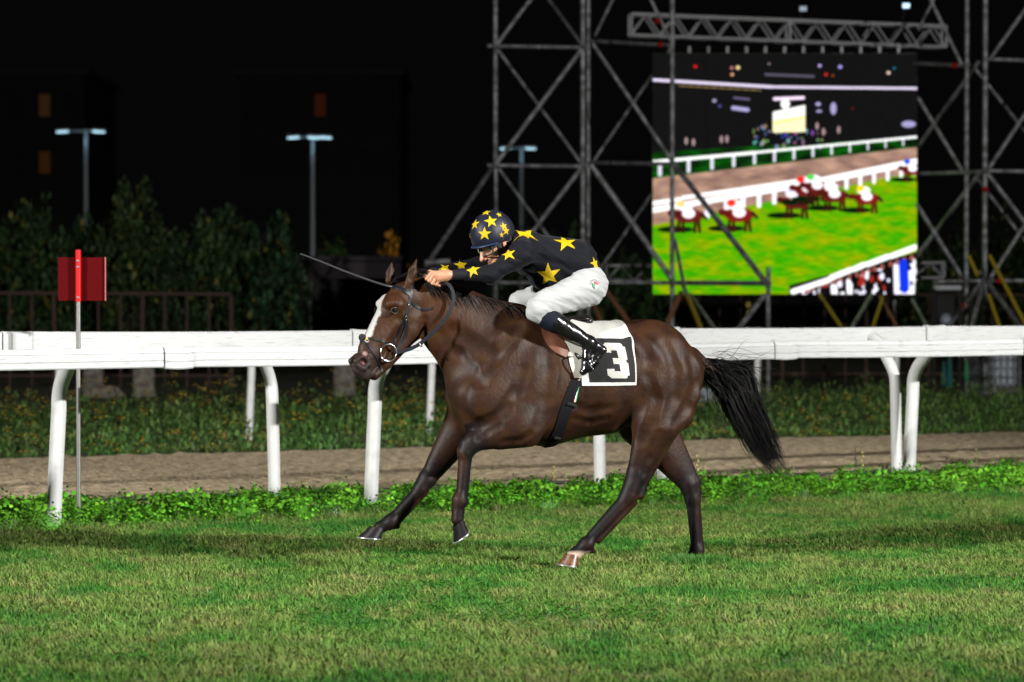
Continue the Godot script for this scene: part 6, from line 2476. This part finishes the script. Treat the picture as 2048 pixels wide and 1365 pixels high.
	put("crate_body", cs.commit(), std(Color(0.26, 0.3, 0.36), 0.5), cr)
	var lid := Shape.new()
	lid.box(Transform3D(Basis(), Vector3(0, 0.27, 0)), Vector3(0.54, 0.04, 0.42), 0.01)
	put("lid", lid.commit(), std(Color(0.3, 0.34, 0.4), 0.5), cr)
	# amber beacons hung under the screen
	var bp := away(1497, 618, 47.0)
	var be := thing("hanging_beacon", "pair of small amber globes hanging under the video screen", "beacon", Transform3D(Basis(), bp))
	for j in 2:
		var g := Shape.new()
		g.ball(Vector3(0.01 * j, 0.06 - 0.14 * j, 0), Vector3(0.045, 0.06, 0.045), 8, 12)
		put("globe", g.commit(), std(Color(0.4, 0.25, 0.04), 0.4), be)
	var wire := Shape.new()
	wire.tube([Vector3(0, 0.1, 0), Vector3(0.0, away(1497, 590, 47.0).y - bp.y, 0)], [0.006], 5)
	put("wire", wire.commit(), mat.black, be)


# ---------------------------------------------------------------- red distance marker at the rail
func red_marker() -> void:
	var p := ground(157, 1050)
	var k := -p.z / FOCAL
	var t := thing("marker_post", "red square plate on a red and steel pole beside the running rail", "marker", Transform3D(Basis(), p))
	var h1 := away(156, 603, -p.z).y
	var h2 := away(156, 500, -p.z).y
	var pole := Shape.new()
	pole.tube([Vector3(0, -0.1, 0), Vector3(-0.002, h1 * 0.5, 0), Vector3(0, h1, 0)], [4.6 * k], 14)
	put("pole", pole.commit(), std(Color(0.45, 0.45, 0.44), 0.32, 0.85), t)
	var red := Shape.new()
	red.tube([Vector3(0, h1 - 0.002, 0), Vector3(0, h2, 0)], [5.8 * k], 14)
	var rp := put("sleeve", red.commit(), std(Color(0.5, 0.004, 0.004), 0.45, 0.0, 0.4), t)
	var plate := Shape.new()
	var a := away(114, 515, -p.z)
	var b := away(209, 602, -p.z)
	var mid := (a + b) * 0.5 - p
	plate.box(Transform3D(Basis(Vector3.UP, 0.06), Vector3(mid.x, mid.y, -0.035)), Vector3(b.x - a.x, a.y - b.y, 0.006), 0.0015)
	var pm := std(Color(0.075, 0.002, 0.003), 0.7, 0.0, 0.15)
	put("plate", plate.commit(), pm, t)
	var trim := Shape.new()
	trim.box(Transform3D(Basis(Vector3.UP, 0.06), Vector3(b.x - p.x, mid.y, -0.032)), Vector3(0.008, a.y - b.y + 0.004, 0.014), 0.002)
	put("edge_trim", trim.commit(), std(Color(0.4, 0.12, 0.11), 0.5), t)
	for y in [522, 534, 595]:
		var bo := Shape.new()
		bo.box(Transform3D(Basis(), Vector3(0, away(156, y, -p.z).y, 5.8 * k)), Vector3(0.02, 0.012, 0.01), 0.002)
		put("bolt", bo.commit(), mat.alu, rp)


# ================================================================ turf and weeds in front
func tuft(blades: int, radius: float, hmin: float, hmax: float, wide: float, seed_no: int) -> ArrayMesh:
	var r := RandomNumberGenerator.new()
	r.seed = seed_no
	var s := Shape.new()
	for k in blades:
		var a := r.randf() * TAU
		var q := sqrt(r.randf()) * radius
		var root := Vector3(cos(a) * q, -0.004, sin(a) * q)
		var h := r.randf_range(hmin, hmax)
		var b := r.randf() * TAU
		var lean := Vector3(cos(b), 0, sin(b)) * h * r.randf_range(0.15, 1.0) + Vector3(-0.25 * h, 0, 0)
		var f := r.randf() * TAU
		var side := Vector3(cos(f), 0, sin(f)) * wide * r.randf_range(0.7, 1.3)
		var mid := root + lean * 0.35 + Vector3(0, h * 0.62, 0)
		var tip := root + lean + Vector3(0, h * r.randf_range(0.75, 1.0), 0)
		var nn := (side.cross(tip - root)).normalized()
		if nn.y < 0.0:
			nn = -nn
		nn = (nn + Vector3.UP * 0.5).normalized()
		s.ink = Color(1, 1, 1) * r.randf_range(0.75, 1.25)
		if r.randf() < 0.09:
			s.ink = Color(2.3, 1.55, 1.7)
		var i0 := s.vert(root - side * 0.5, nn)
		var i1 := s.vert(root + side * 0.5, nn)
		var i2 := s.vert(mid + side * 0.42, nn)
		var i3 := s.vert(mid - side * 0.42, nn)
		var i4 := s.vert(tip, nn)
		s.quad(i0, i1, i2, i3)
		s.tri(i3, i2, i4)
	return s.commit()


func sprig(seed_no: int) -> ArrayMesh:                       # a leafy weed: rounded leaves on short stalks
	var r := RandomNumberGenerator.new()
	r.seed = seed_no
	var s := Shape.new()
	for k in 48:
		var a := r.randf() * TAU
		var q := r.randf_range(0.01, 0.085)
		var h := r.randf_range(0.015, 0.15) * (1.0 - q * 4.0)
		var c := Vector3(cos(a) * q, h, sin(a) * q)
		var size := r.randf_range(0.004, 0.0105)
		var nn := Vector3(cos(a) * 0.6 + r.randf_range(-0.5, 0.5), 0.9, sin(a) * 0.6 + r.randf_range(-0.5, 0.5)).normalized()
		var x := nn.cross(Vector3(r.randf_range(-1, 1), 0.2, r.randf_range(-1, 1))).normalized()
		var y := nn.cross(x)
		s.ink = Color(1, 1, 1) * r.randf_range(0.5, 1.5)
		var m := s.vert(c - nn * size * 0.25, nn)
		for j in 7:
			var g := TAU * j / 7.0
			s.vert(c + (x * cos(g) * 1.25 + y * sin(g)) * size, (nn + (x * cos(g) + y * sin(g)) * 0.3).normalized())
		for j in 7:
			s.tri(m, m + 1 + j, m + 1 + (j + 1) % 7)
		s.ink = Color(0.8, 0.9, 0.8)
		var w := Vector3(0.0015, 0, 0)
		s.face([Vector3(0, 0, 0) - w, Vector3(0, 0, 0) + w, c], Vector3(0, 0.3, 1).normalized())
	return s.commit()


func turf() -> void:
	var r := RandomNumberGenerator.new()
	r.seed = 99
	var patch := FastNoiseLite.new()
	patch.seed = 14
	patch.frequency = 0.9
	patch.fractal_octaves = 3
	var fine := FastNoiseLite.new()
	fine.seed = 15
	fine.frequency = 3.5
	fine.fractal_octaves = 2
	var edge0 := ground(0, 1030)
	var gm := painted(0.55, 0.4)
	gm.backlight_enabled = true
	gm.backlight = Color(0.3, 0.34, 0.12)
	var kinds := [[], [], []]
	var tints := [[], [], []]
	for k in 42000:
		var z := -sqrt(r.randf_range(10.6 * 10.6, 25.5 * 25.5))
		var reach := -z * 0.182 + 0.9
		var p := Vector3(r.randf_range(-reach, reach), 0, z)
		var beyond := (p - edge0).dot(across)
		if beyond > 0.05:
			continue
		var n := patch.get_noise_2d(p.x, p.z * 0.8)
		var m := fine.get_noise_2d(p.x, p.z * 0.7)
		var c := Color(0.066, 0.178, 0.021).lerp(Color(0.112, 0.19, 0.035), clampf(0.5 + n * 1.3, 0.0, 1.0))
		c = c.lerp(Color(0.21, 0.215, 0.07), clampf(m * 1.5 - 0.12 + n * 0.5, 0.0, 0.75))
		if n + m * 0.5 < -0.33:
			c = Color(0.036, 0.145, 0.016)
		c *= r.randf_range(0.6, 1.45)
		var s := r.randf_range(0.75, 1.25) * (1.0 + 0.25 * n)
		var b := Basis(Vector3.UP, r.randf_range(-0.6, 0.6) + (PI if r.randf() < 0.25 else 0.0)).scaled(Vector3(s, s * r.randf_range(0.8, 1.2), s))
		var kind := r.randi() % 3
		kinds[kind].append(Transform3D(b, p))
		tints[kind].append(c)
	for k in 2600:                                          # uncut grass among the weeds at the rails
		var q := edge0 + along * r.randf_range(-4.5, 12.0) + across * minf(r.randfn(-0.75, 0.35), -0.05)
		kinds[2].append(Transform3D(Basis(Vector3.UP, r.randf() * TAU).scaled(Vector3(1.0, r.randf_range(1.2, 2.6), 1.0)), q))
		tints[2].append(Color(0.06, 0.17, 0.02).lerp(Color(0.2, 0.2, 0.06), pow(r.randf(), 3.0)) * r.randf_range(0.6, 1.3))
	for k in 60:                                            # longer grass round the planted hind foot
		var q := ground(1392, 1130) + Vector3(r.randfn(0, 0.09), 0, r.randfn(0, 0.06) + 0.06)
		kinds[2].append(Transform3D(Basis(Vector3.UP, r.randf() * TAU).scaled(Vector3(1.1, 1.7, 1.1)), q))
		tints[2].append(Color(0.045, 0.15, 0.017) * r.randf_range(0.7, 1.3))
	var names := ["turf_grass", "turf_grass_tufts", "turf_grass_blades"]
	for kind in 3:
		tag(scatter(names[kind], tuft(30, 0.075, 0.016, [0.04, 0.047, 0.056][kind], 0.0048, 200 + kind), gm, kinds[kind], tints[kind]), ["short mown turf grass under the horse", "slightly longer turf tufts mixed into the mown grass", "loose pale turf blades standing above the mown grass"][kind], "grass", "", "stuff")
	# leafy weeds along the foot of the rails
	var weeds := []
	var wt := []
	for k in 9000:
		var s := r.randf_range(-4.5, 12.0)
		var w := r.randfn(-0.85, 0.32)
		if w > -0.12 or w < -1.8:
			continue
		var p := edge0 + along * s + across * w
		var n := patch.get_noise_2d(p.x * 2.2 + 50.0, p.z * 2.2)
		if n < -0.04 and r.randf() < 0.78:
			continue
		var size := r.randf_range(0.4, 1.15) * (1.0 + 1.1 * n)
		weeds.append(Transform3D(Basis(Vector3.UP, r.randf() * TAU).scaled(Vector3.ONE * size), p))
		wt.append(Color(0.06, 0.27, 0.012).lerp(Color(0.16, 0.4, 0.026), r.randf()) * r.randf_range(0.4, 1.3))
	# a few leafy patches within the turf
	for e in [[960, 1238, 1.0, 170], [240, 1330, 0.35, 50], [1240, 1240, 0.6, 70], [1540, 1105, 0.2, 26], [860, 1180, 0.3, 20]]:
		var o := ground(e[0], e[1])
		for k in e[3]:
			var p := o + Vector3(r.randfn(0, e[2] * 0.5), 0, r.randfn(0, e[2] * 0.35))
			weeds.append(Transform3D(Basis(Vector3.UP, r.randf() * TAU).scaled(Vector3.ONE * r.randf_range(0.3, 0.5)), p))
			wt.append(Color(0.04, 0.16, 0.014) * r.randf_range(0.6, 1.2))
	var lm := painted(0.45, 0.45)
	lm.backlight_enabled = true
	lm.backlight = Color(0.35, 0.42, 0.1)
	tag(scatter("rail_weeds", sprig(300), lm, weeds, wt), "bright green leafy weeds along the foot of the running rails", "weeds", "", "stuff")
	# single tall stalks with pale buds against the dirt
	var stalk_m := std(Color(0.16, 0.24, 0.05), 0.6)
	var spots := [[1392, 985, 913, 1], [1404, 990, 918, 0], [1582, 985, 930, 0], [1708, 968, 900, 1], [1722, 970, 906, 1], [945, 1005, 940, 0], [1105, 985, 935, 1], [1130, 985, 944, 0], [1950, 958, 900, 0], [385, 1035, 985, 0], [610, 1020, 968, 0]]
	for e in spots:
		var p := ground(e[0], e[1])
		var top := away(e[0] + 4, e[2], -p.z)
		var t := thing("flower_stalk", "slender weed stalk with yellow buds at the edge of the dirt track" if e[3] else "slender weed stalk with green buds at the edge of the dirt track", "plant", Transform3D(Basis(), p), "yellow-budded stalks at the rail" if e[3] else "green-budded stalks at the rail")
		var s := Shape.new()
		s.tube([Vector3.ZERO, Vector3(0.01, top.y * 0.5, 0), Vector3(top.x - p.x, top.y, 0)], [0.003, 0.0025, 0.0015], 5)
		put("stalk", s.commit(), stalk_m, t)
		for k in 4:
			var bud := Shape.new()
			bud.ball(Vector3((top.x - p.x) * (1.0 - k * 0.1) + 0.012 * (k % 2) - 0.006, top.y * (1.0 - k * 0.13), 0.004), Vector3(0.007, 0.01, 0.007), 5, 7)
			put("bud", bud.commit(), std(Color(0.5, 0.45, 0.1) if e[3] else Color(0.25, 0.32, 0.1), 0.6), t)
